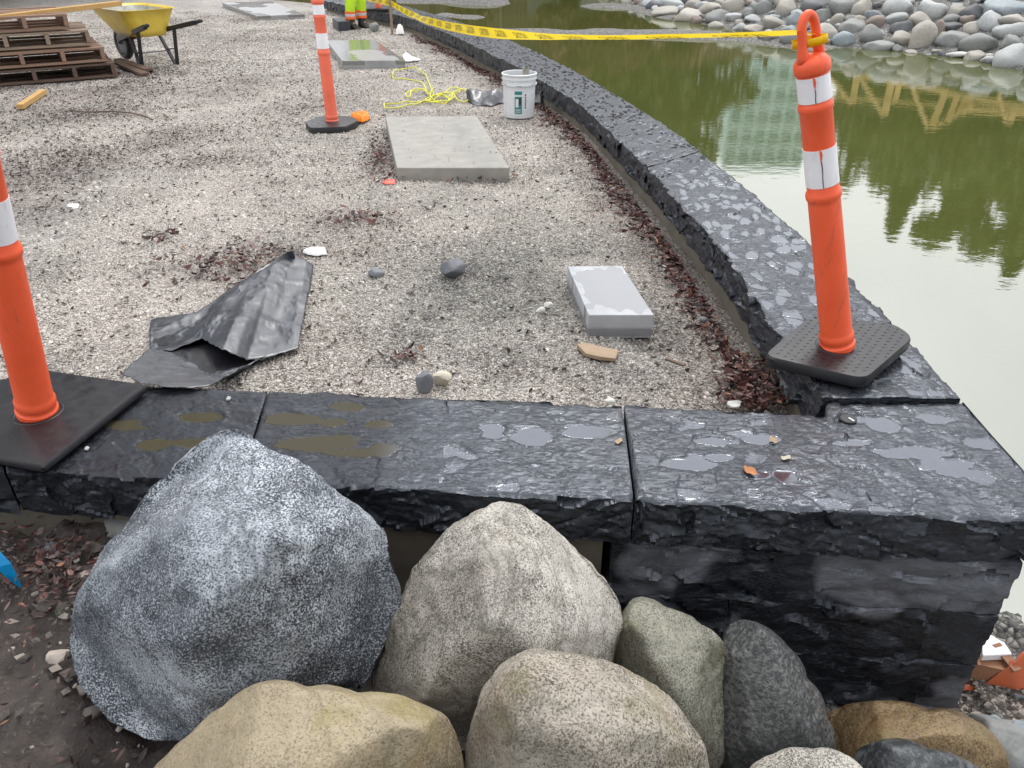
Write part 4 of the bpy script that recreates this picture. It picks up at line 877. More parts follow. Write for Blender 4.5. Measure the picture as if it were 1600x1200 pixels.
tr = empty('trowel', P(811, 181)+np.array([.06, .02, .30]), 'cement-caked trowel standing in the white pail', 'trowel')
m = MB(); m.box((0, 0, .04), (.06, .012, .14)); m.build('blade', M['cement_dirt'], tr, bevel=.004); m = MB(); m.tube([(0, 0, .10), (.01, .01, .13)], .012, 8); m.build('grip', M['grey_steel'], tr, smooth=True)
# ------------------------------------------------------------------ yellow rope
def smoothpath(pts, k=6):
    p = np.array(pts, float); n_ = len(p); out = []
    for i in range(n_-1):
        p0, p1, p2, p3_ = p[max(i-1, 0)], p[i], p[i+1], p[min(i+2, n_-1)]
        for t in np.linspace(0, 1, k, endpoint=False): out.append(.5*((2*p1)+(-p0+p2)*t+(2*p0-5*p1+4*p2-p3_)*t*t+(-p0+3*p1-3*p2+p3_)*t**3))
    out.append(p[-1]); return np.array(out)
rp = [(855,480),(865,448),(930,434),(1000,440),(1062,480),(1090,560),(1112,600),(1085,632),(1000,647),(900,662),(815,655),(806,676),(860,684),(950,668),(1080,634),(1150,610),(1200,612),(1280,575),(1330,562),(1343,600),(1312,634),(1262,628),(1238,595),(1290,560),(1210,560),(1170,600),(1205,640),(1110,660),(1080,630),(1120,605),(1240,602),(1200,650),(1120,655),(1060,636),(1200,592),(1230,610),(1170,640),(1090,618),(1110,560),(1080,600),(1050,545),(1000,505),(920,500),(862,492),(856,476)]
rp2 = [(1070,572),(1000,562),(950,580),(935,605),(955,616),(975,590),(1010,575),(1060,578),(1095,600),(1150,625)]
ro = empty('rope', P(680, 155), 'tangled thin yellow rope lying on the gravel behind the dry slab', 'rope')
for pp in (rp, rp2):
    q = smoothpath([(400+x/4, y/4) for x, y in pp]); w_ = np.array([P(x, y, .012) for x, y in q]); w_[:, 2] += np.abs(fbm(np.c_[np.arange(len(w_))*.13, np.zeros(len(w_)), np.zeros(len(w_))], 2, 4))*.05
    m = MB(); m.tube(w_-np.array(ro.location), .0062, 7); m.build('strand', M['rope'], ro, smooth=True)
# hose / bent rod on the gravel
q = smoothpath([P(x, y, .012) for x, y in [(110,172),(135,175),(170,174),(200,176),(225,181),(238,187)]]); m = MB(); m.tube(q, .007, 6); tag(m.build('stick', M['old_plank'], None, True, loc=q[0]), 'long thin dark bent stick on the gravel at upper left', 'stick')
for (a, b, r_, lab) in [((1040,560),(1070,571),.006,'short dark stick on the gravel right of the wood splinter'), ((255,178),(262,183),.01,'short dark twig by the end of the long bent stick')]:
    m = MB(); A1, B1 = P(*a, .008), P(*b, .008); m.bar(A1, B1, .016, .008); tag(m.build('stick', M['old_plank'], None, loc=A1, bevel=.002), lab, 'stick')
# wood splinter
def prism(name, px, z0, z1, mat, label, cat, dz=None):
    c = np.array([P(x, y, z1) for x, y in px]); k = len(c); b = c.copy(); b[:, 2] = z0
    if dz: c[:, 2] += np.array(dz)
    V = np.vstack([c, b]); Fc = [tuple(range(k))[::-1], tuple(range(k, 2*k))]+[(i, (i+1) % k, k+(i+1) % k, k+i) for i in range(k)]
    o = mk(name, V, Fc, mat, None, False, None, b.mean(0)); bv = o.modifiers.new('bevel', 'BEVEL'); bv.width = .002; bv.segments = 1; return tag(o, label, cat)
prism('wood_splinter', [(901,539),(915,535),(940,543),(967,546),(962,560),(938,558),(915,552)], .0, .016, M['chip_wood'], 'broken light wood splinter on the gravel in front of the paver', 'wood scrap', [.006, 0, .004, 0, 0, .003, 0])
# black sheet lumps by the bucket
def coons(top, bottom, nu, nv, seed, wr=.02, lift=None, base=None):
    """sheet between two edge polylines (world points), wrinkled"""
    def rs(p, n_):
        p = np.array(p, float); d = np.r_[0, np.cumsum(np.linalg.norm(np.diff(p, axis=0), axis=1))]; t = np.linspace(0, d[-1], n_); return np.stack([np.interp(t, d, p[:, i]) for i in range(3)], 1)
    A = rs(top, nu); B = rs(bottom, nu); s_ = np.linspace(0, 1, nv)[:, None, None]; G = A[None]*(1-s_)+B[None]*s_
    n1 = fbm(G*np.array([6, 6, 3.])+seed, 2, seed); n2 = fbm(G*13+n1[..., None]*1.2, 2, seed+1); e = np.clip(np.minimum(s_[..., 0], 1-s_[..., 0])*6+.35, 0, 1)
    G[..., 2] += (.5-np.abs(n1)*1.4)*wr*e+np.clip(1-np.abs(n2)*5, 0, 1)**2*wr*.35*e-np.clip(1-np.abs(n1)*6, 0, 1)*wr*.3*e
    jag = fbm(np.stack([np.linspace(0, 40, nu), np.zeros(nu), np.zeros(nu)], -1), 3, seed+4)*.012; G[0, :, 1] += jag; G[-1, :, 1] -= jag
    if lift is not None: G[..., 2] += lift(np.linspace(0, 1, nu)[None, :], np.linspace(0, 1, nv)[:, None])
    return G.reshape(-1, 3), gridf(nv, nu)
def P3(l): return [P(x, y, z) for x, y, z in l]
ps = empty('plastic_sheet', P(360, 500), 'crumpled black plastic sheet with a torn hole lying across gravel and front wall', 'plastic sheet'); pb = np.array(ps.location)
def solid(o, t=.002): m = o.modifiers.new('solid', 'SOLIDIFY'); m.thickness = t; return o
v, f = coons(P3([(236,500,.01),(262,496,.02),(307,489,.03),(345,462,.04),(392,431,.05),(430,412,.07),(456,396,.06),(478,406,.05),(490,414,.02)]),
             P3([(234,551,.015),(271,547,.025),(316,530,.05),(335,539,.09),(350,547,.10),(368,555,.08),(386,562,.04),(420,558,.025),(466,545,.015)]), 110, 60, 3, .014,
             lift=lambda u, v: .012*np.exp(-((u-.55)/.12)**2)*np.sin(v*3.1)+.010*np.sin(u*17+v*4)*ss(0, .3, v)*ss(1, .7, v))
solid(mk('upper_fold', v-pb, f, M['black_plastic'], ps))
v, f = coons(P3([(236,545,.01),(270,552,.015),(306,570,.03),(322,586,.05),(345,581,.045),(384,572,.03),(425,556,.02)]),
             P3([(190,585,.20),(215,598,.215),(250,604,.22),(290,606,.215),(330,603,.20),(352,590,.10),(395,566,.02)]), 90, 40, 9, .016)
solid(mk('lower_fold', v-pb, f, M['black_plastic'], ps))
v, f = coons(P3([(238,520,.02),(300,500,.02),(380,500,.02),(440,520,.02)]), P3([(240,575,.02),(300,590,.02),(360,592,.02),(405,566,.02)]), 60, 30, 15, .006)
mk('inner_fold', v-pb, f, M['rubber'], ps)  # near-black sheet under the hole, standing in for the shade inside the plastic
v, f = coons(P3([(392,431,.05),(420,412,.06),(448,393,.10),(458,392,.11)]), P3([(392,436,.04),(425,422,.04),(450,408,.05),(462,404,.05)]), 40, 12, 13, .01)
solid(mk('torn_flap', v-pb, f, M['black_plastic'], ps))
bs = empty('plastic_sheet', P(765, 158), 'bunched black plastic bag between the yellow rope and the white bucket', 'plastic bag'); bb = np.array(bs.location)
v, f = coons(P3([(728,146,.03),(745,142,.06),(770,143,.07),(792,145,.05),(842,152,.04)]), P3([(730,158,.0),(745,165,.0),(768,166,.0),(790,160,.0),(846,162,.0)]), 70, 30, 17, .03, lift=lambda u, v: .07*np.sin(np.pi*v)*(.6+.4*np.sin(u*19)))
solid(mk('bunched_film', v-bb, f, M['black_plastic'], bs), .003)
# small litter round the sheet: mortar-lid with white bit on the corner stone
q = P(1325, 655, WT); lid = empty('bottle_cap', (q[0], q[1], WT-.006), 'black round lid in a puddle on the corner stone', 'lid'); m = MB(); m.lathe([(.024, 0), (.026, .003), (.026, .009), (.022, .011)], 24); m.build('disc', M['rubber'], lid, smooth=False)
m = MB(); m.box((.004, -.012, .013), (.004, .02, .003), Matrix.Rotation(.5, 3, 'Z')); m.build('white_mark', M['white_foam'], lid)
# ------------------------------------------------------------------ timber, pallets
a_ = P(184, 121); b_ = P(0, 136); pd_ = (b_-a_)[:2]; pd_ /= np.linalg.norm(pd_); pn = np.array([pd_[1], -pd_[0]])   # pn: away from camera
if pn[1] < 0: pn = -pn
def pallet(corner, z, label, mat, long=1.22, deep=1.02, yaw=0.0, miss=()):
    ang = math.atan2(pd_[1], pd_[0])+yaw; rt = empty('pallet', (corner[0], corner[1], z), label, 'pallet', 'wooden pallets in the stack', (0, 0, ang)); rt.scale = (1, 1, 1.16)
    sgn = -1 if np.cross(np.r_[pd_, 0], np.r_[pn, 0])[2] < 0 else 1
    for i in range(3):
        m = MB(); m.box((long/2, sgn*(.02+i*(deep-.04)/2), .07), (long, .038, .085)); 
    for i in range(4):
        x = .02+i*(long-.04)/3; m = MB(); m.box((x, sgn*deep/2, .072), (.042, deep, .088)); m.build('stringer', M[mat], rt, bevel=.003)
    for lv, cnt in ((.126, 7), (.016, 4)):
        for i in range(cnt):
            if lv > .1 and i in miss: continue
            y = .05+i*(deep-.1)/(cnt-1); m = MB(); m.box((long/2+random.uniform(-.008, .008), sgn*y, lv+random.uniform(-.002, .002)), (long, .095, .019), Matrix.Rotation(random.uniform(-.006, .006), 3, 'Z')); m.build('deck_board', M[mat], rt, bevel=.002)
    return rt
e0 = a_[:2]
pallet(e0+pn*.0, 0.0, 'bottom pallet of the stack, dark with its lower side on the gravel', 'old_plank')
pallet(e0+pd_*.07+pn*.00, .168, 'reddish brown second pallet from the bottom of the stack', 'pallet_red', yaw=.02)
pallet(e0+pd_*.17+pn*.05, .336, 'second pallet from the top of the stack, weathered greyish brown', 'pallet_wood', yaw=-.02)
pallet(e0+pd_*.34+pn*.08, .504, 'topmost pallet of the stack under the yellow timber', 'pallet_red', yaw=.03)
A1 = PT(-60, 34, 7.75); B1 = PT(187, 5, 8.95); m = MB(); m.bar(A1, B1, .09, .05); tag(m.build('timber', M['fresh_wood'], None, loc=A1, bevel=.003), 'fresh yellow timber laid on top of the pallet stack towards the wheelbarrow', 'timber')
A1 = P(31, 167, .025); B1 = P(68, 143, .03); m = MB(); m.bar(A1, B1, .06, .045); tag(m.build('timber', M['fresh_wood'], None, loc=A1, bevel=.003), 'short yellow timber offcut on the gravel before the pallets', 'timber')
for i, (a1, b1, lab) in enumerate([((182,97),(226,116),'dark plank on the ground between pallets and wheelbarrow, nearer one'), ((184,93),(232,109),'dark plank on the ground just behind its neighbour by the wheelbarrow')]):
    A1 = P(*a1, .05); B1 = P(*b1, .03+.02*i); m = MB(); m.bar(A1, B1, .10, .03); tag(m.build('plank', M['old_plank'], None, loc=A1, bevel=.003), lab, 'plank')
# ------------------------------------------------------------------ wheelbarrow
wb = empty('wheelbarrow', (P(235, 101)[0], P(235, 101)[1], 0), 'yellow wheelbarrow on black frame standing behind the pallet stack', 'wheelbarrow', rot=(0, 0, 0))
nose = np.array([-.74, .67]); wb.rotation_euler = (0, 0, math.atan2(nose[1], nose[0]))   # local +x = nose
def rr_sec(cx, lx, ly, r, z, n_=9, nosep=0):
    out = []
    for (sx, sy, a0) in ((1, 1, 0), (-1, 1, 90), (-1, -1, 180), (1, -1, 270)):
        for i in range(n_):
            a = R(a0+90*i/(n_-1)); out.append((cx+sx*(lx-r)+r*math.cos(a)+nosep*(1 if sx > 0 else 0), sy*(ly-r)+r*math.sin(a), z))
    return out
secs = [(.05, .30, .20, .10, .34), (.08, .34, .23, .11, .40), (.13, .43, .28, .13, .52), (.16, .49, .32, .14, .62), (.165, .505, .335, .145, .625), (.165, .51, .34, .15, .635), (.163, .495, .322, .14, .630), (.13, .42, .27, .12, .52), (.08, .33, .22, .10, .41), (.05, .27, .18, .09, .37)]
m = MB(); V = []
for s_ in secs: V += rr_sec(*s_)
k = 36; m.add(V, [(l*k+i, l*k+(i+1) % k, (l+1)*k+(i+1) % k, (l+1)*k+i) for l in range(len(secs)-1) for i in range(k)]+[tuple(range(k))[::-1], tuple(range((len(secs)-1)*k, len(secs)*k))])
m.build('tray', M['yellow_paint'], wb, smooth=True)
m = MB(); V = rr_sec(.16, .478, .306, .135, .612)+rr_sec(.10, .35, .225, .10, .44)+rr_sec(.06, .2, .1, .08, .42); m.add(V, [(l*k+i, l*k+(i+1) % k, (l+1)*k+(i+1) % k, (l+1)*k+i) for l in range(2) for i in range(k)]+[tuple(range(2*k, 3*k))]); m.build('cement_residue', M['cement_dirt'], wb, smooth=True)
for s_ in (-1, 1):
    m = MB(); m.bar((.62, s_*.05, .24), (-.75, s_*.30, .50), .045, .05); m.build('handle_bar', M['black_steel'], wb, bevel=.004)
    m = MB(); m.tube([(-.72, s_*.296, .495), (-.86, s_*.32, .525)], .021, 10); m.build('grip', M['rubber'], wb, smooth=True)
    m = MB(); m.bar((-.02, s_*.17, .36), (-.20, s_*.22, .012), .04, .02); m.bar((-.36, s_*.22, .42), (-.26, s_*.22, .012), .04, .02); m.bar((-.18, s_*.22, .012), (-.28, s_*.22, .012), .03, .012); m.bar((-.13, s_*.2, .17), (-.3, s_*.22, .19), .03, .012); m.build('leg', M['black_steel'], wb, bevel=.002)
m = MB(); m.bar((-.16, -.21, .16), (-.16, .21, .16), .03, .01); m.build('cross_brace', M['grey_steel'], wb)
wh = None; m = MB(); m.tube([(.62+.155*math.cos(a), 0, .20+.155*math.sin(a)) for a in np.linspace(0, 2*math.pi, 28, endpoint=False)], .045, 10, True); m.build('tyre', M['rubber'], wb, smooth=True)
m = MB(); m.v = []; m.lathe([(.115, -.03), (.12, -.028), (.06, -.01), (.02, -.04), (.02, .04), (.06, .01), (.12, .028), (.115, .03)], 24); m.v = [(.62+x, z, .20+y) for x, y, z in m.v]; m.build('rim', M['grey_steel'], wb, angle=40)
m = MB(); m.bar((.62, -.07, .20), (.62, .07, .20), .02); m.build('axle', M['grey_steel'], wb)
# ------------------------------------------------------------------ worker
wp = P(559, 44); pe = empty('person', wp, 'worker in yellow-green high-visibility trousers and black boots, cut off by the top edge', 'person', rot=(0, 0, R(52)))
def skin(name, joints, edges, mat, parent, sub=2):
    me = bpy.data.meshes.new(name); me.from_pydata([j[:3] for j in joints], edges, []); o = bpy.data.objects.new(name, me); COL.objects.link(o); o.parent = parent
    me.materials.append(mat); sk = o.modifiers.new('skin', 'SKIN'); sk.use_smooth_shade = True
    for i, j in enumerate(joints): me.skin_vertices[0].data[i].radius = (j[3], j[4] if len(j) > 4 else j[3])
    me.skin_vertices[0].data[0].use_root = True; s_ = o.modifiers.new('sub', 'SUBSURF'); s_.levels = sub; s_.render_levels = sub; return o
J = [(0,0,.95,.13,.10),(0,.0,1.15,.13,.09),(0,0,1.38,.15,.10),(0,0,1.50,.06),(0,-.01,1.58,.055),(0,-.02,1.66,.085,.095),(0,-.01,1.74,.07),
     (.10,0,.88,.085),(.11,-.02,.50,.06),(.12,.02,.14,.04),(.12,-.06,.05,.03),(-.10,0,.88,.085),(-.11,-.02,.50,.06),(-.12,.02,.14,.04),(-.12,-.06,.05,.03),
     (.19,0,1.42,.055),(.24,.02,1.15,.042),(.23,-.10,.92,.032),(.23,-.13,.84,.03,.018),(-.19,0,1.42,.055),(-.24,.02,1.15,.042),(-.23,-.10,.92,.032),(-.23,-.13,.84,.03,.018)]
E = [(0,1),(1,2),(2,3),(3,4),(4,5),(5,6),(0,7),(7,8),(8,9),(9,10),(0,11),(11,12),(12,13),(13,14),(2,15),(15,16),(16,17),(17,18),(2,19),(19,20),(20,21),(21,22)]
for s_, b0 in ((1, 18), (-1, 22)):
    for f_ in range(4): J.append((s_*(.225+.0)+(f_-1.5)*.0, -.12-.018*f_+.02, .765+.006*abs(f_-1.5), .009)); E.append((b0, len(J)-1))
    J.append((s_*.205, -.165, .815, .010)); E.append((b0, len(J)-1))
skin('body', J, E, M['skin'], pe)
skin('trousers', [(0,0,1.0,.15,.12),(.10,0,.86,.115),(.115,-.02,.50,.092),(.12,.02,.15,.080),(-.10,0,.86,.115),(-.115,-.02,.50,.092),(-.12,.02,.15,.080)], [(0,1),(1,2),(2,3),(0,4),(4,5),(5,6)], M['hivis'], pe)
for s_ in (-1, 1):
    for z0, z1, mt in ((.225, .265, 'hivis_orange'), (.185, .225, 'silver'), (.145, .185, 'hivis_orange')):
        m = MB(); m.lathe([(.083, z0), (.086, (z0+z1)/2), (.083, z1)], 24, False); m.v = [(x+s_*.12, y+.015, z) for x, y, z in m.v]; m.build('cuff_stripe', M[mt], pe, smooth=True)
    m = MB(); V = []; secs_ = [(.06, .30), (.055, .22), (.058, .12)]
    m.lathe([(.062, .0), (.070, .01), (.066, .08), (.062, .16), (.064, .2)], 20); m.v = [(x+s_*.12, y*1.0+.02-(.5*max(0, .09-z)*(1 if y < 0 else .2)*(1.9 if y < 0 else 0))*1.6, z) for x, y, z in m.v]; m.build('boot', M['boot'], pe, smooth=True)
skin('jacket', [(0,0,1.0,.17,.13),(0,0,1.2,.165,.12),(0,0,1.40,.18,.12),(.20,0,1.43,.075),(.245,.02,1.15,.062),(.235,-.08,.96,.05),(-.20,0,1.43,.075),(-.245,.02,1.15,.062),(-.235,-.08,.96,.05)], [(0,1),(1,2),(2,3),(3,4),(4,5),(2,6),(6,7),(7,8)], M['jacket'], pe)
m = MB(); m.lathe([(.135, 1.70), (.13, 1.705), (.118, 1.71), (.115, 1.76), (.09, 1.81), (.04, 1.835), (.002, 1.84)], 28); m.build('hard_hat', M['hat'], pe, smooth=True)
# ------------------------------------------------------------------ far bank stones
import bmesh
def stone_mesh(seed, n=3):
    rg = np.random.default_rng(seed); bm = bmesh.new(); bmesh.ops.create_icosphere(bm, subdivisions=n, radius=1.0)
    U = np.array([v_.co[:] for v_ in bm.verts]); Fc = np.array([[v_.index for v_ in f_.verts] for f_ in bm.faces]); bm.free()
    for i in range(rg.integers(9, 15)):
        nv = rg.normal(size=3); nv /= np.linalg.norm(nv); pr = U@nv; d = rg.uniform(.55, .85); U -= np.clip(pr-d, 0, None)[:, None]*nv*.95
    U = U*(1+fbm(U*1.3+seed, 3, seed)[:, None]*.16); U /= np.abs(U).max(0); return U, Fc
SM = {}
def bank_stone(p, sx, sy, sz, mk_name, label, seed, rot):
    key = (seed % 9, mk_name)
    if key not in SM:
        U, Fc = stone_mesh(100+key[0]); o = mk('bank_stone', U, Fc, M[mk_name]); SM[key] = o.data
    else:
        o = bpy.data.objects.new('bank_stone', SM[key]); COL.objects.link(o)
    o.location = Vector(tuple(p)); o.scale = (sx, sy, sz); o.rotation_euler = (random.uniform(-.25, .25), random.uniform(-.25, .25), rot)
    return tag(o, label, 'stone', 'stones piled along the far pond bank')
def bank_hit(px, py):
    lo, hi = 8., 60.
    r_ = ray(px, py); ts = np.linspace(7, 45, 800); X = r_[0]*ts; Y = r_[1]*ts; Z = CH+r_[2]*ts; T = np.maximum(terrain(X, Y), WZ); i = np.argmax(Z <= T)
    if Z[i] > T[i]: return None
    return np.array([X[i], Y[i], T[i]]), ts[i]
cn = {'p': ('bank_pale', 'pale grey'), 'b': ('bank_beige', 'beige'), 'g': ('bank_grey', 'mid-grey'), 's': ('bank_slate', 'dark slate'), 'l': ('bank_blue', 'bluish'), 'n': ('bank_brown', 'brown')}
traced = [(1192,14,28,22,'g'),(1226,14,34,28,'b'),(1243,30,24,24,'l'),(1212,36,42,22,'b'),(1287,27,28,24,'g'),(1292,56,34,32,'b'),(1309,33,22,20,'b'),(1330,42,46,28,'g'),(1322,63,40,24,'l'),(1318,14,48,28,'g'),(1272,8,42,24,'s'),(1349,13,32,30,'b'),(1366,23,28,18,'l'),(1344,34,24,16,'b'),(1360,56,34,30,'g'),(1368,36,30,20,'n'),(1372,72,46,20,'g'),
 (1408,12,50,32,'p'),(1457,18,46,28,'p'),(1494,19,28,24,'b'),(1522,21,38,26,'s'),(1578,14,80,36,'l'),(1410,45,36,20,'s'),(1437,33,36,22,'b'),(1402,29,34,16,'p'),(1468,43,22,30,'n'),(1490,31,32,16,'g'),(1512,33,24,16,'n'),(1546,37,38,34,'p'),(1588,33,52,18,'b'),(1490,43,34,18,'s'),(1520,46,28,20,'b'),(1409,63,38,22,'b'),(1440,60,40,48,'b'),(1487,61,54,30,'g'),(1537,71,62,30,'g'),(1584,49,52,22,'p'),(1580,66,30,22,'g'),(1590,90,60,38,'p'),(1464,80,16,8,'b'),
 (1020,6,32,18,'p'),(1052,9,38,22,'p'),(1080,10,20,18,'b'),(1100,9,32,16,'p'),(1113,13,38,18,'b'),(1147,11,34,24,'b'),(1080,25,52,22,'b'),(1125,26,42,18,'g'),(1150,27,34,16,'p'),(1171,22,22,16,'g'),(1178,30,28,10,'p'),(1040,19,42,12,'b'),(1098,27,16,10,'s'),(1205,56,34,16,'b'),(1238,60,34,18,'g'),(1270,66,28,16,'n'),(1180,44,34,10,'b'),(1640,100,60,40,'g'),(1650,60,60,40,'p')]
occ = []; cols_n = list(cn); USED = {}
def where(x, y):
    row = 'at the waterline' if y > 54 else ('on the top row' if y < 20 else 'midway up the bank')
    side = next(t for l, t in ((1060, 'by the bank tip'), (1130, 'between bank tip and post'), (1250, 'just left of the post handle'), (1340, 'just right of the post handle'), (1430, 'over the left timber reflection'), (1520, 'over the middle timber reflection'), (9999, 'near the right edge')) if x < l)
    return row, side
def uniq(l):
    USED[l] = USED.get(l, 0)+1; k = USED[l]
    return l if k == 1 else l+', '+['', '', 'second', 'third', 'fourth', 'fifth', 'sixth', 'seventh', 'eighth', 'ninth', 'tenth', 'eleventh', 'twelfth'][min(k, 12)]+' such'
def pix(p): zc = p[1]*cp_-(p[2]-CH)*sp_; return 800+F*p[0]/zc, 600-F*(p[1]*sp_+(p[2]-CH)*cp_)/zc
for i, (x, y, w, h, c_) in enumerate(traced):
    r_ = bank_hit(x, y+h*.25)
    if r_ is None: continue
    p, t = r_; s_ = t/F; occ.append((p[0], p[1], w*s_/2))
    row, side = where(x, y)
    nm, cl_ = cn[c_]; big = 'large ' if w*h > 1500 else ('small ' if w*h < 450 else '')
    bank_stone((p[0], p[1]+w*s_*.15, p[2]+h*s_*.12), w*s_/2*1.12, w*s_/2*.85, h*s_/2*1.22, nm, uniq(f'{big}{cl_} stone {row}, {side}'), i, random.uniform(-.3, .3))
random.seed(21); cnt = 0; tries = 0
while cnt < 230 and tries < 30000:
    tries += 1
    k = random.random(); i = int(k*(len(bank_line)-2)); fr = random.random(); a = bank_line[i]*(1-fr)+bank_line[i+1]*fr; d = bank_line[i+1]-bank_line[i]; d = d/np.linalg.norm(d); nrm = np.array([-d[1], d[0]])
    dd = random.choice([random.uniform(.0, 3.0), random.uniform(.3, 7)]); q = a+nrm*dd
    if q[1] < 8 or q[0] > 14: continue
    _p = pix((q[0], q[1], float(terrain(q[:1], q[1:])[0]))); 
    if _p[1] < -24 or _p[0] > 1625: continue
    r_ = random.choice([random.uniform(.06, .14), random.uniform(.12, .26)])+.02*min(dd, 4)
    if any((q[0]-o_[0])**2+(q[1]-o_[1])**2 < ((r_+o_[2])*.80)**2 for o_ in occ): continue
    occ.append((q[0], q[1], r_)); z = float(terrain(q[:1], q[1:])[0]); c_ = random.choices(cols_n, [4, 5, 4, 1.2, 2, 1])[0]; nm, cl_ = cn[c_]
    px_, py_ = pix((q[0], q[1], z+r_*.3)); row, side = where(px_, py_); out_ = py_ < -14 or px_ > 1612
    lb = f'{cl_} stone on the bank beyond the picture edge' if out_ else uniq(('tiny ' if r_ < .1 else 'filler ')+f'{cl_} stone {row}, {side}')
    bank_stone((q[0], q[1], z+r_*.2), r_, r_*random.uniform(.7, 1), r_*random.uniform(.5, .8), nm, lb, random.randrange(9), random.uniform(0, 3)); cnt += 1
# two white floats at the water edge
for (x, y, w, lab) in ((1501, 85, 44, 'longer white flat stone at the far waterline'), (1545, 88, 24, 'shorter white flat stone at the far waterline')):
    small('stone', x, y, w, 9, WZ+.01, M['chip_white'], lab, 'stone', 31, .4, 2)
# ------------------------------------------------------------------ timber frame seen in the water
tfm = empty('timber_railing', MIR(1450, 150, 19)*np.array([1, 1, 0]), 'yellow timber railing frame beyond the stone bank, mirrored in the pond', 'railing'); tb = np.array(tfm.location)
for a1, b1, w_ in [((1290,106),(1345,112),.06),((1345,118),(1480,144),.12),((1480,146),(1640,176),.12),((1300,152),(1470,165),.06),((1500,170),(1640,182),.12)]:
    m = MB(); m.bar(MIR(*a1, 19)-tb, MIR(*b1, 19)-tb, .06, w_); m.build('rail', M['rail_wood'], tfm)
for a1, b1, w_ in [((1340,112),(1332,162),.14),((1392,132),(1382,180),.15),((1404,134),(1398,162),.12),((1478,142),(1455,200),.15),((1498,145),(1480,192),.12),((1518,146),(1500,178),.22),((1590,160),(1578,192),.13),((1640,165),(1630,200),.14)]:
    m = MB(); m.bar(MIR(*a1, 19.06)-tb, MIR(*b1, 19.06)-tb, w_, .06, (0, 1, 0)); m.build('post', M['rail_wood'], tfm)
for a1, b1 in [((1338,112),(1380,180)),((1422,128),(1450,200)),((1458,200),(1520,165)),((1560,148),(1573,190)),((1296,120),(1330,162))]:
    m = MB(); m.bar(MIR(*a1, 18.9)-tb, MIR(*b1, 18.9)-tb, .07, .05, (0, 1, 0)); m.build('brace', M['rail_wood'], tfm)
gpl = tb.copy(); 
for x in (1340, 1392, 1478, 1590, 1640):
    b1 = MIR(x, 112, 19.06); m = MB(); z = float(terrain(np.array([b1[0]]), np.array([b1[1]]))[0]); m.bar((b1[0]-tb[0], b1[1]-tb[1], b1[2]), (b1[0]-tb[0], b1[1]-tb[1], z-.1), .12, .06, (0, 1, 0)); m.build('post', M['rail_wood'], tfm)
# ------------------------------------------------------------------ apartment tower far behind
Yb = 130.; c0 = MIR(1128, 258, Yb); c1 = MIR(1252, 258, Yb); top = c0[2]; bw = c1[0]-c0[0]; cx = (c0[0]+c1[0])/2
tw = empty('apartment_tower', (cx, Yb+8, -.2), 'pale green glass apartment tower far beyond the pond', 'building')
m = MB(); m.box((0, 0, top/2), (bw, 16, top)); m.build('wall', M['facade'], tw)
nfl = 10; fh = top/nfl
for i in range(nfl):
    m = MB(); m.box((-.4, -8.6, i*fh+fh*.92), (bw*.97, 1.6, .35)); m.box((-.4, -9.35, i*fh+fh*.92+.6), (bw*.97, .1, .9)); m.build('balcony', M['balcony'], tw)
    for j in range(6):
        m = MB(); m.box((-bw/2+bw*(j+.5)/6, -8.05, i*fh+fh*.45), (bw/6*.62, .14, fh*.55)); m.build('window', M['glass_teal'], tw)
m = MB(); m.box((0, 0, top+.8), (bw*.5, 8, 1.6)); m.build('roof_room', M['facade'], tw)
# ------------------------------------------------------------------ trees
def conifer(h, w, seed, leaf=.28, nleaf=7000):
    rg = np.random.default_rng(seed); V = []; n_ = nleaf
    zf = rg.beta(1.25, 1.5, n_); z = h*(.08+.92*zf); tier = .72+.28*np.cos(z*2*np.pi/(h/13)+rg.normal(0, .3, n_)); R_ = w*(1-zf)**.85*tier+.05
    a = rg.uniform(0, 2*np.pi, n_); nb = 11; a = (np.round(a/(2*np.pi)*nb)+rg.normal(0, .25, n_))/nb*2*np.pi+np.floor(z/(h/13))*1.3; r_ = R_*np.sqrt(rg.uniform(.05, 1, n_))
    c = np.stack([r_*np.cos(a), r_*np.sin(a), z-r_*.28], 1)
    d1 = np.stack([np.cos(a), np.sin(a), -.35+0*a], 1)+rg.normal(0, .35, (n_, 3)); d1 /= np.linalg.norm(d1, axis=1)[:, None]; d2 = np.cross(d1, rg.normal(size=(n_, 3))); d2 /= np.linalg.norm(d2, axis=1)[:, None]
    L_ = leaf*rg.uniform(.6, 1.5, n_)[:, None]; V = np.stack([c-d1*L_, c-d2*L_*.3, c+d1*L_, c+d2*L_*.3], 1).reshape(-1, 3)
    return V, np.arange(n_*4).reshape(-1, 4)
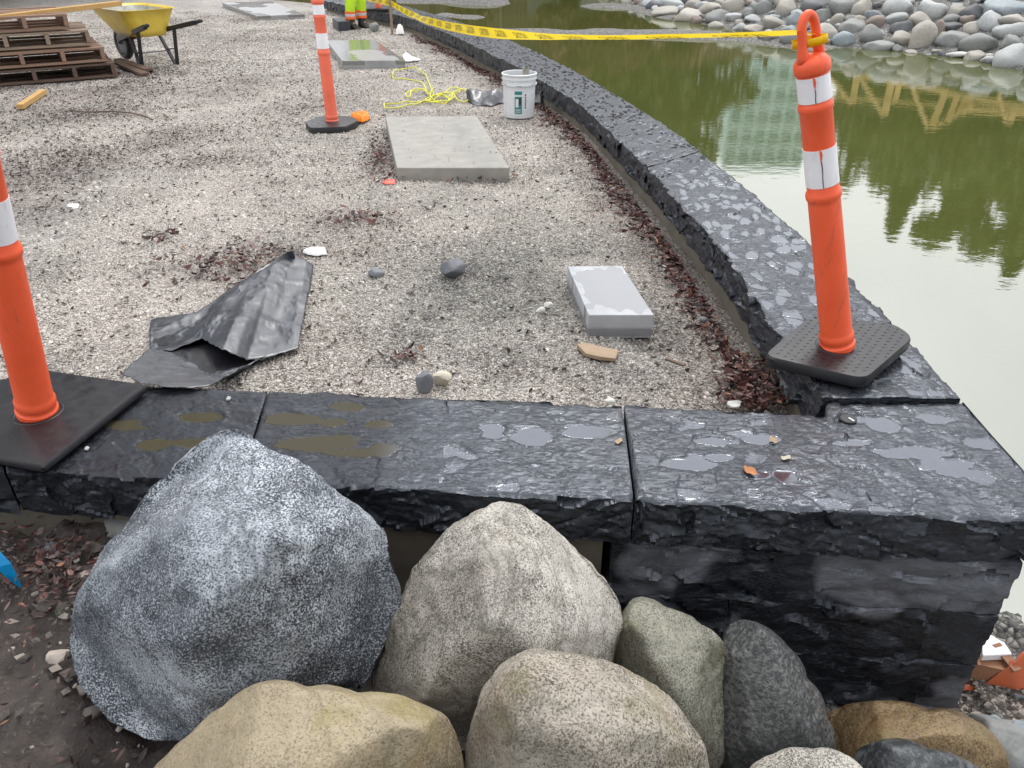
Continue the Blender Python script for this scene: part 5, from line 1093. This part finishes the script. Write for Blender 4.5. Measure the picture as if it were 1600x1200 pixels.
def broad(h, w, seed, leaf=.2, nleaf=8000, z0=.3):
    rg = np.random.default_rng(seed); K = 26; cz = rg.uniform(z0+.1, .93, K)*h; ca = rg.uniform(0, 6.28, K); cr = w*.75*np.sqrt(rg.uniform(0, 1, K))*np.sqrt(np.clip(1-((cz/h-.6)/.5)**2, .1, 1)); rad = rg.uniform(.16, .34, K)*w
    C = np.stack([cr*np.cos(ca), cr*np.sin(ca), cz], 1); k = rg.integers(0, K, nleaf); d = rg.normal(size=(nleaf, 3)); d /= np.linalg.norm(d, axis=1)[:, None]
    c = C[k]+d*(rad[k]*rg.uniform(.4, 1.05, nleaf)**.5)[:, None]*np.array([1, 1, .8]); d1 = rg.normal(size=(nleaf, 3)); d1 /= np.linalg.norm(d1, axis=1)[:, None]; d2 = np.cross(d1, rg.normal(size=(nleaf, 3))); d2 /= np.linalg.norm(d2, axis=1)[:, None]
    L_ = leaf*rg.uniform(.6, 1.4, nleaf)[:, None]; return np.stack([c-d1*L_, c-d2*L_*.6, c+d1*L_, c+d2*L_*.6], 1).reshape(-1, 3), np.arange(nleaf*4).reshape(-1, 4), C
crowns = {}
def tree(kind, x, y, h, w, seed, label, mat, z=-.1, group='trees around the pond'):
    name = 'conifer_tree' if kind == 'c' else ('broadleaf_tree' if kind == 'b' else 'shrub'); rt = empty(name, (x, y, z), label, 'tree' if kind != 's' else 'shrub', group)
    if kind == 'c':
        V, Fc = conifer(h, w, seed, leaf=.02*h+.06); C = None
        m = MB(); m.tube([(0, 0, -.3), (0, 0, h*.3), (0.05, 0, h*.7), (0, 0, h*.97)], [.02*h, .016*h, .008*h, .002*h], 10)
        rg = random.Random(seed)
        for i in range(26):
            zz = h*(.12+.8*i/26); a = i*2.4; l = w*(1-zz/h)*.8; m.tube([(0, 0, zz), (l*.5*math.cos(a), l*.5*math.sin(a), zz-l*.08), (l*math.cos(a), l*math.sin(a), zz-l*.28)], [.006*h*(1-zz/h)+.02, .02, .01], 5)
    else:
        V, Fc, C = broad(h, w, seed, leaf=.012*h+.07, z0=.0 if kind == 's' else .3); m = MB(); m.tube([(0, 0, -.3), (.1, 0, h*.25), (0, .1, h*.55), (0, 0, h*.8)], [.022*h, .017*h, .01*h, .004*h], 10)
        for c_ in C[::2]: m.tube([(0, 0, max(.1, min(c_[2]*.6, h*.5))), (c_[0]*.5, c_[1]*.5, c_[2]*.75), tuple(c_)], [.008*h, .005*h, .002*h], 6)
    m.build('trunk', M['bark'], rt, smooth=True); mk('crown', V, Fc, M[mat], rt, False)
def tmir(px, py, Y): q = MIR(px, py, Y); return q[0], q[2]
x, h = tmir(1392, 372, 42); tree('c', x, 42, h+.1, 2.6, 2, 'narrow conifer mirrored in the pond right of the leaning post', 'needles')
x, h = tmir(1475, 345, 52); tree('c', x, 52, h+.1, 3.6, 12, 'shorter dark conifer between the two mirrored ones at right', 'needles')
x, h = tmir(1572, 440, 44); tree('c', x, 44, h+.1, 6.0, 3, 'tallest conifer mirrored at the right picture edge', 'needles')
x, h = tmir(1525, 405, 40); tree('b', x, 40.5, h+.1, 4.2, 4, 'tall leafy tree mirrored just left of the right picture edge', 'broadleaf')
x, h = tmir(1660, 430, 42); tree('c', x, 42, h+.1, 6.5, 5, 'conifer beyond the right picture edge', 'needles')
for i, (px, py, Y, w) in enumerate([(1330,285,48,4.5),(1420,300,47,5),(1460,290,38,5),(1600,330,50,6),(1700,330,46,6)]):
    x, h = tmir(px, py, Y); tree('b', x, Y, h+.1, w, 20+i, ['broad green tree filling behind the narrow conifer on its left', 'broad green tree filling behind the narrow conifer on its right', 'nearest broad green tree behind the timber frame', 'broad green tree behind the tallest conifer', 'broad green tree outside the right picture edge'][i], 'broadleaf')
for i, (px, py, Y, w) in enumerate([(1070,245,40,4.0),(1010,275,42,5),(930,310,40,6),(840,340,43,6),(740,330,41,6),(640,320,40,6.5),(960,250,34,4)]):
    x, h = tmir(px, py, Y); tree('b', x, Y, h+.1, w, 40+i, ['broad green tree nearest the glass tower', 'second broad green tree left of the glass tower', 'dense green tree whose mirror image fills the middle of the pond', 'green tree mirrored beside the curved wall', 'green tree behind the far end of the curved wall', 'green tree behind the worker beyond the pond', 'nearest green tree across the pond centre'][i], 'broadleaf')
fe = empty('wooden_fence', (-3.5, 37.5, -.3), 'long brown board fence on the far shore, mirrored behind the tape', 'fence'); wood('fence_wood', (.20, .13, .09), (.08, .055, .045), .7, (9, 9, 1))
m = MB(); m.box((0, .05, 1.4), (30, .03, 2.7))
for i in range(150): m.box((-15+i*.2, 0, 1.5+.08*math.sin(i*7.3)), (.17, .03, 2.9))
m.build('board_panel', M['fence_wood'], fe)
for i in range(11): m = MB(); m.box((-15+i*3, -.12, 1.6), (.16, .16, 3.4)); m.build('post', M['bark'] if i % 3 else M['pallet_red'], fe)
# unseen trees added behind the viewpoint to keep the camera-facing stone dark
for i, (x, y, h, w) in enumerate([(-9, -9, 9, 4.5), (-2, -11, 10, 5), (5, -10, 9, 4.5), (12, -8, 10, 5)]):
    tree('b', x, y, h, w, 90+i, ['leftmost broad tree behind the viewpoint', 'second broad tree behind the viewpoint', 'third broad tree behind the viewpoint', 'rightmost broad tree behind the viewpoint'][i], 'broadleaf', z=-.3)
# tall trees on the left that shade the sky side of the front wall
for i, (x, y, h, w) in enumerate([(-21, 20, 24, 5.5), (-26, 15, 24, 6), (-12.5, 20.5, 26, 5)]):
    tree('c', x, y, h, w, 60+i, ['tall dark conifer behind the pallets', 'dark conifer far left of the pallets', 'tall dark conifer behind the wheelbarrow'][i], 'needles', z=0)
for i, (x, y, h) in enumerate([(-1.5, 30, 2.2), (1.5, 31, 2.6), (4.2, 31, 2.0), (6.5, 33, 2.4)]):
    tree('s', x, y, h, 1.8, 80+i, ['rust-brown shrub on the far shore, leftmost', 'rust-brown shrub on the far shore behind the tape', 'low rust-brown shrub on the far shore before the stones', 'rust-brown shrub behind the stone bank'][i], 'rust_leaf', z=-.2)
# ------------------------------------------------------------------ right bottom: carton, foam, orange sheet
cz = WZ+.03; 
def q3(px, py, z): return P(px, py, z)
m = MB(); z1 = cz+.085
V = [q3(1508, 1034, z1), q3(1582, 1050, z1), q3(1576, 1074, cz), q3(1502, 1064, cz)]; V = [np.array(v_) for v_ in V]; 
V[2][:2] = V[1][:2]+np.array([0, -.01]); V[3][:2] = V[0][:2]+np.array([0, -.01]); bk_ = np.array([.02, .08, 0]); W_ = V+[v_+bk_ for v_ in V]
bx = empty('carton', (V[3]+V[2])/2, 'brown cardboard carton on the shore gravel at right below the pier', 'box'); m.add([w_-np.array(bx.location) for w_ in W_], [(0, 3, 2, 1), (3, 7, 6, 2), (0, 4, 7, 3), (1, 2, 6, 5), (4, 5, 6, 7), (0, 1, 5, 4)]); o = m.build('carton_body', M['carton'], bx)
m = MB(); m.bar(q3(1556, 1006, z1+.03)-np.array(bx.location), q3(1590, 1048, z1+.012)-np.array(bx.location), .03, .005); m.build('flap', M['carton'], bx)
o = prism('foam_sheet', [(1536,1024),(1534,1006),(1547,991),(1570,1004),(1582,1022)], z1+.004, z1+.03, M['white_foam'], 'white foam sheet lying on the cardboard carton', 'foam')
os_ = empty('orange_sheet', P(1590, 1070, cz), 'orange-red plastic sheet beside the carton at the right edge', 'plastic sheet')
v, f = coons(P3([(1496,1072,cz),(1530,1074,cz+.01),(1575,1040,cz+.10),(1600,1018,cz+.14),(1660,1010,cz+.1)]), P3([(1498,1078,cz),(1540,1080,cz),(1590,1080,cz+.02),(1620,1078,cz+.03),(1670,1070,cz)]), 60, 20, 5, .02); solid(mk('crumpled_film', v-np.array(os_.location), f, M['orange_sheet'], os_), .003)
# blue marker blade at the left edge
bm_ = empty('marker_blade', P(34, 918, -.05), 'bright blue plastic strip with a pointed tip at the left edge above the soil', 'plastic strip')
A1 = [P(34, 920, -.04), P(20, 905, .0), P(4, 885, .05), P(-25, 860, .1)]; wv_ = [.001, .010, .016, .022]; m = MB(); V = []
for p_, w_ in zip(A1, wv_): V += [p_-np.array([w_, w_*.2, 0])-np.array(bm_.location), p_+np.array([w_, w_*.6, .0])-np.array(bm_.location)]
m.add(V, [(2*i, 2*i+1, 2*i+3, 2*i+2) for i in range(3)]); solid(m.build('blade', M['blue_plastic'], bm_), .003)
# green seedling
sd = empty('seedling', P(48, 988, -.1), 'tiny green seedling in the soil left of the big boulder', 'plant'); m = MB()
for k in range(5):
    a = k*1.26; c_ = Vector((.012*math.cos(a), .012*math.sin(a), .012)); m.add([c_+Vector((.009*math.cos(b_), .009*math.sin(b_), .002*math.sin(3*b_))) for b_ in np.linspace(0, 6.28, 9)[:-1]], [tuple(range(8))])
m.build('leaves', M['leaf_green'], sd); m = MB(); m.tube([(0, 0, -.01), (0, 0, .012)], .0015, 5); m.build('stem', M['leaf_green'], sd)
# ------------------------------------------------------------------ leaf litter (stuff)
def litter(name, pts, size, mat, label, seed, flat=.5):
    rg = np.random.default_rng(seed); n_ = len(pts); pts = np.array(pts); a = rg.uniform(0, 6.28, n_); L_ = size*rg.uniform(.5, 1.4, n_); w_ = L_*rg.uniform(.18, .42, n_)
    d1 = np.stack([np.cos(a), np.sin(a), rg.normal(0, flat*.5, n_)], 1); d2 = np.stack([-np.sin(a), np.cos(a), rg.normal(0, flat, n_)], 1); cu = rg.uniform(-.1, .35, n_)[:, None]*np.array([0, 0, 1.])*L_[:, None]
    L1 = L_[:, None]; W1 = w_[:, None]
    q = [pts-d1*L1*.5+cu*.5, pts-d1*L1*.15-d2*W1*.5, pts+d1*L1*.2-d2*W1*.45, pts+d1*L1*.5+cu, pts+d1*L1*.2+d2*W1*.45+cu*.6, pts-d1*L1*.15+d2*W1*.5+cu*.6, pts-d1*L1*.15-cu*.3, pts+d1*L1*.2-cu*.3]
    V = np.stack(q, 1).reshape(-1, 3); b = np.arange(n_)[:, None]*8; Fc = np.concatenate([b+np.array([[0, 1, 6, 6]]), b+np.array([[1, 2, 7, 6]]), b+np.array([[2, 3, 7, 7]]), b+np.array([[3, 4, 7, 7]]), b+np.array([[4, 5, 6, 7]]), b+np.array([[5, 0, 6, 6]])])
    F3 = [tuple(dict.fromkeys(f_)) for f_ in Fc.tolist()]
    o = mk(name, V, F3, mat, None, False); return tag(o, label, 'leaves', kind='stuff')
pts = []; rg = np.random.default_rng(5)
k = 0
for _ in range(5200):
    i = int(rg.beta(1.2, 1.4)*860)+5; p = INN[i]; d = INN[min(i+5, 1199)]-INN[i]; d /= np.linalg.norm(d); nr = np.array([-d[1], d[0]])
    if nr[0] > 0: nr = -nr
    w_ = .05+abs(rg.normal(0, .075))*(.55+.9*max(0, noise(np.array([[p[0]*3, p[1]*3, 0.]]), 77)[0]+.3)); q = p+nr*w_; hgt = gravel_z(q[:1], q[1:])[0]+.008+max(0, .035-w_*.2)*rg.uniform(0, 1); pts.append((q[0], q[1], hgt))
for _ in range(500):
    q = P(rg.uniform(1130, 1240), rg.uniform(560, 640)); pts.append((q[0], q[1], .01+rg.uniform(0, .03)))
litter('leaf_litter', pts, .034, M['leaf_litter'], 'reddish brown dead leaves banked along the foot of the curved wall', 1)
pts = []
for (px, py, rx, ry, s_) in dirt_spots:
    c = P(px, py); ax_ = abs(P(px+rx, py)[0]-c[0]); ay_ = abs(P(px, py-ry)[1]-P(px, py+ry)[1])/2
    for _ in range(int(min(900, 900*s_*ax_*ay_*2.2))):
        x, y = c[0]+rg.normal(0, .55)*ax_, c[1]+rg.normal(0, .55)*ay_
        if y > 2.2 and x < wall_x(y)-.3: pts.append((x, y))
for _ in range(9000):
    y = rg.uniform(2.3, 11); x = rg.uniform(-.75*y-.5, float(wall_x(y))-.35); pts.append((x, y))
pts = np.array(pts); z = gravel_z(pts[:, 0], pts[:, 1])+.010
ex = []
for _ in range(46):
    u_, v_ = rg.uniform(.03, .97, 2); a_ = (np.array([602, 182])*(1-u_)+np.array([745, 181])*u_)*(1-v_)+(np.array([620, 262])*(1-u_)+np.array([796, 262])*u_)*v_; q = P(a_[0], a_[1], .088); ex.append((q[0], q[1], .0885))
litter('needle_litter', ex, .016, M['dark_litter'], 'a few dark needles fallen on the dry concrete slab', 8, .1)
litter('needle_litter', np.c_[pts, z], .024, M['dark_litter'], 'dark needles and bits of bark strewn over the gravel yard', 2, .3)
pts = []
for _ in range(260):
    q = P(rg.normal(370, 55), rg.normal(415, 16)); pts.append((q[0], q[1], .012+rg.uniform(0, .012)))
for (a1, b1, n_, sx, sy) in ((590,235,120,9,24),(545,345,50,34,6),(575,340,30,14,5),(700,282,50,60,3),(1150,600,60,30,20),(235,118,60,25,9),(600,265,60,8,14),(255,372,30,14,6),(640,560,30,16,6)):
    for _ in range(n_):
        q = P(rg.normal(a1, sx), rg.normal(b1, sy)); pts.append((q[0], q[1], .012+rg.uniform(0, .012)))
litter('leaf_litter', pts, .036, M['leaf_litter'], 'reddish brown leaf clumps lying on the open gravel', 3)
pts = []
for _ in range(500):
    x = rg.uniform(-2.2, -.45); y = rg.uniform(.7, 1.62); pts.append((x, y, float(soil_z(x, y))+.02+rg.uniform(0, .02)))
for _ in range(420):
    q = P(rg.normal(90, 50), rg.normal(905, 35), -.05); pts.append((q[0], q[1], float(soil_z(q[0], q[1]))+.02+rg.uniform(0, .03)))
pp_ = [pts[i] for i in range(0, len(pts), 2)]; litter('needle_litter', pp_, .026, M['dark_litter'], 'rotting dark leaf bits among the leaves on the soil', 14); pts = pts[1::2]
litter('leaf_litter', pts, .025, M['leaf_litter'], 'dark wet leaves on the soil in front of the wall', 4)
# crumbs of stone on the soil
pts = np.c_[rg.uniform(-2.3, 1.0, 5200), rg.uniform(.5, 1.66, 5200)]; kk = noise(np.c_[pts*3, pts[:, :1]*0], 9)+.35 > rg.uniform(-.5, 1, 5200); pts = pts[kk]
U = np.array([(1,0,0),(-1,0,0),(0,1,0),(0,-1,0),(0,0,1),(0,0,-1)], float); Fo = np.array([(0,2,4),(2,1,4),(1,3,4),(3,0,4),(2,0,5),(1,2,5),(3,1,5),(0,3,5)])
sc = (.003+.014*rg.uniform(0, 1, (len(pts), 1, 1))**3)*rg.uniform(.6, 1.2, (len(pts), 1, 3))*np.array([1.4, 1.1, .8]); V = U[None]*sc+rg.normal(0, .0015, (len(pts), 6, 3)); V += np.c_[pts, soil_z(pts[:, 0], pts[:, 1])+.012][:, None, :]
n = N('crumb'); M['crumb'] = n.fin(n.ramp(n.isl(), [(0, (.04, .033, .03)), (.6, (.13, .11, .095)), (1, (.42, .36, .31))]), .7)
tag(mk('soil_crumbs', V.reshape(-1, 3), (Fo[None]+np.arange(len(pts))[:, None, None]*6).reshape(-1, 3), M['crumb'], None, False), 'loose crumbs of stone on the dark soil by the boulders', 'gravel', kind='stuff')
pts = []
for _ in range(3000):
    q = P(rg.uniform(1480, 1660), rg.uniform(1066, 1180), -.56); pts.append(q[:2])
pts = np.array(pts); sc = rg.uniform(.004, .013, (len(pts), 1, 3))*np.array([1.4, 1.1, .9]); V = U[None]*sc+rg.normal(0, .0015, (len(pts), 6, 3)); V += np.c_[pts, terrain(pts[:, 0], pts[:, 1])+.012+rg.uniform(0, .012, len(pts))][:, None, :]
tag(mk('shore_gravel', V.reshape(-1, 3), (Fo[None]+np.arange(len(pts))[:, None, None]*6).reshape(-1, 3), M['crumb'], None, False), 'coarse dark shore gravel at the right below the pier', 'gravel', kind='stuff')
rg = np.random.default_rng(77); V = []; Fc = []; n0 = 0
SMC = [stone_mesh(300+i, 2) for i in range(5)]
for _ in range(420):
    x, y = rg.uniform(-2.0, -.3), rg.uniform(.75, 1.66); U_, F_ = SMC[int(rg.integers(0, 5))]
    r_ = .004+.022*rg.uniform(0, 1)**3; a = rg.uniform(0, 6.28); c_, s_ = math.cos(a), math.sin(a)
    W_ = U_*np.array([r_*1.3, r_, r_*.7]); W_ = np.stack([W_[:, 0]*c_-W_[:, 1]*s_, W_[:, 0]*s_+W_[:, 1]*c_, W_[:, 2]], 1)+np.array([x, y, float(terrain(np.array([x]), np.array([y]))[0])+.012]); V.append(W_); Fc.append(F_+n0); n0 += len(W_)
tag(mk('soil_clods', np.vstack(V), np.vstack(Fc), M['crumb'], None, False), 'brown and grey clods scattered on the dark soil below the left mat', 'clods', kind='stuff')
# single leaves on the capstones
for i, (px, py, sz, lab) in enumerate([(1172,736,.045,'wet red-brown leaf in a puddle on the corner stone'), (1208,688,.035,'orange-brown leaf on the corner stone behind the wet one'), (967,690,.03,'small tan leaf beside the joint of the front wall'), (1228,716,.03,'yellowish leaf crumb right of the orange-brown leaf')]):
    q = P(px, py, WT); rg2 = np.random.default_rng(i); a = rg2.uniform(0, 3); u_ = np.array([math.cos(a), math.sin(a), 0]); w_ = np.array([-u_[1], u_[0], 0]); V = []
    for t in np.linspace(0, 2*math.pi, 14, endpoint=False): V.append(q+u_*sz*.5*math.cos(t)*(1+.15*math.sin(5*t))+w_*sz*.32*math.sin(t)+np.array([0, 0, .003+.003*math.sin(3*t)]))
    V.append(q+np.array([0, 0, .0015])); o = mk('leaf', V, [(j, (j+1) % 14, 14) for j in range(14)], M[['terracotta', 'chip_wood', 'chip_wood', 'rope'][i] if i < 3 else 'chip_pale'], None, True, None, q); tag(o, lab, 'leaf')
for px, py, lab in ((136,701,'white pebble on the front wall beside the rubber mat'), (357,623,'tiny white pebble at the back of the front wall'), ):
    small('stone', px, py, 9, 7, WT-.004, M['chip_white'], lab, 'stone', 33)
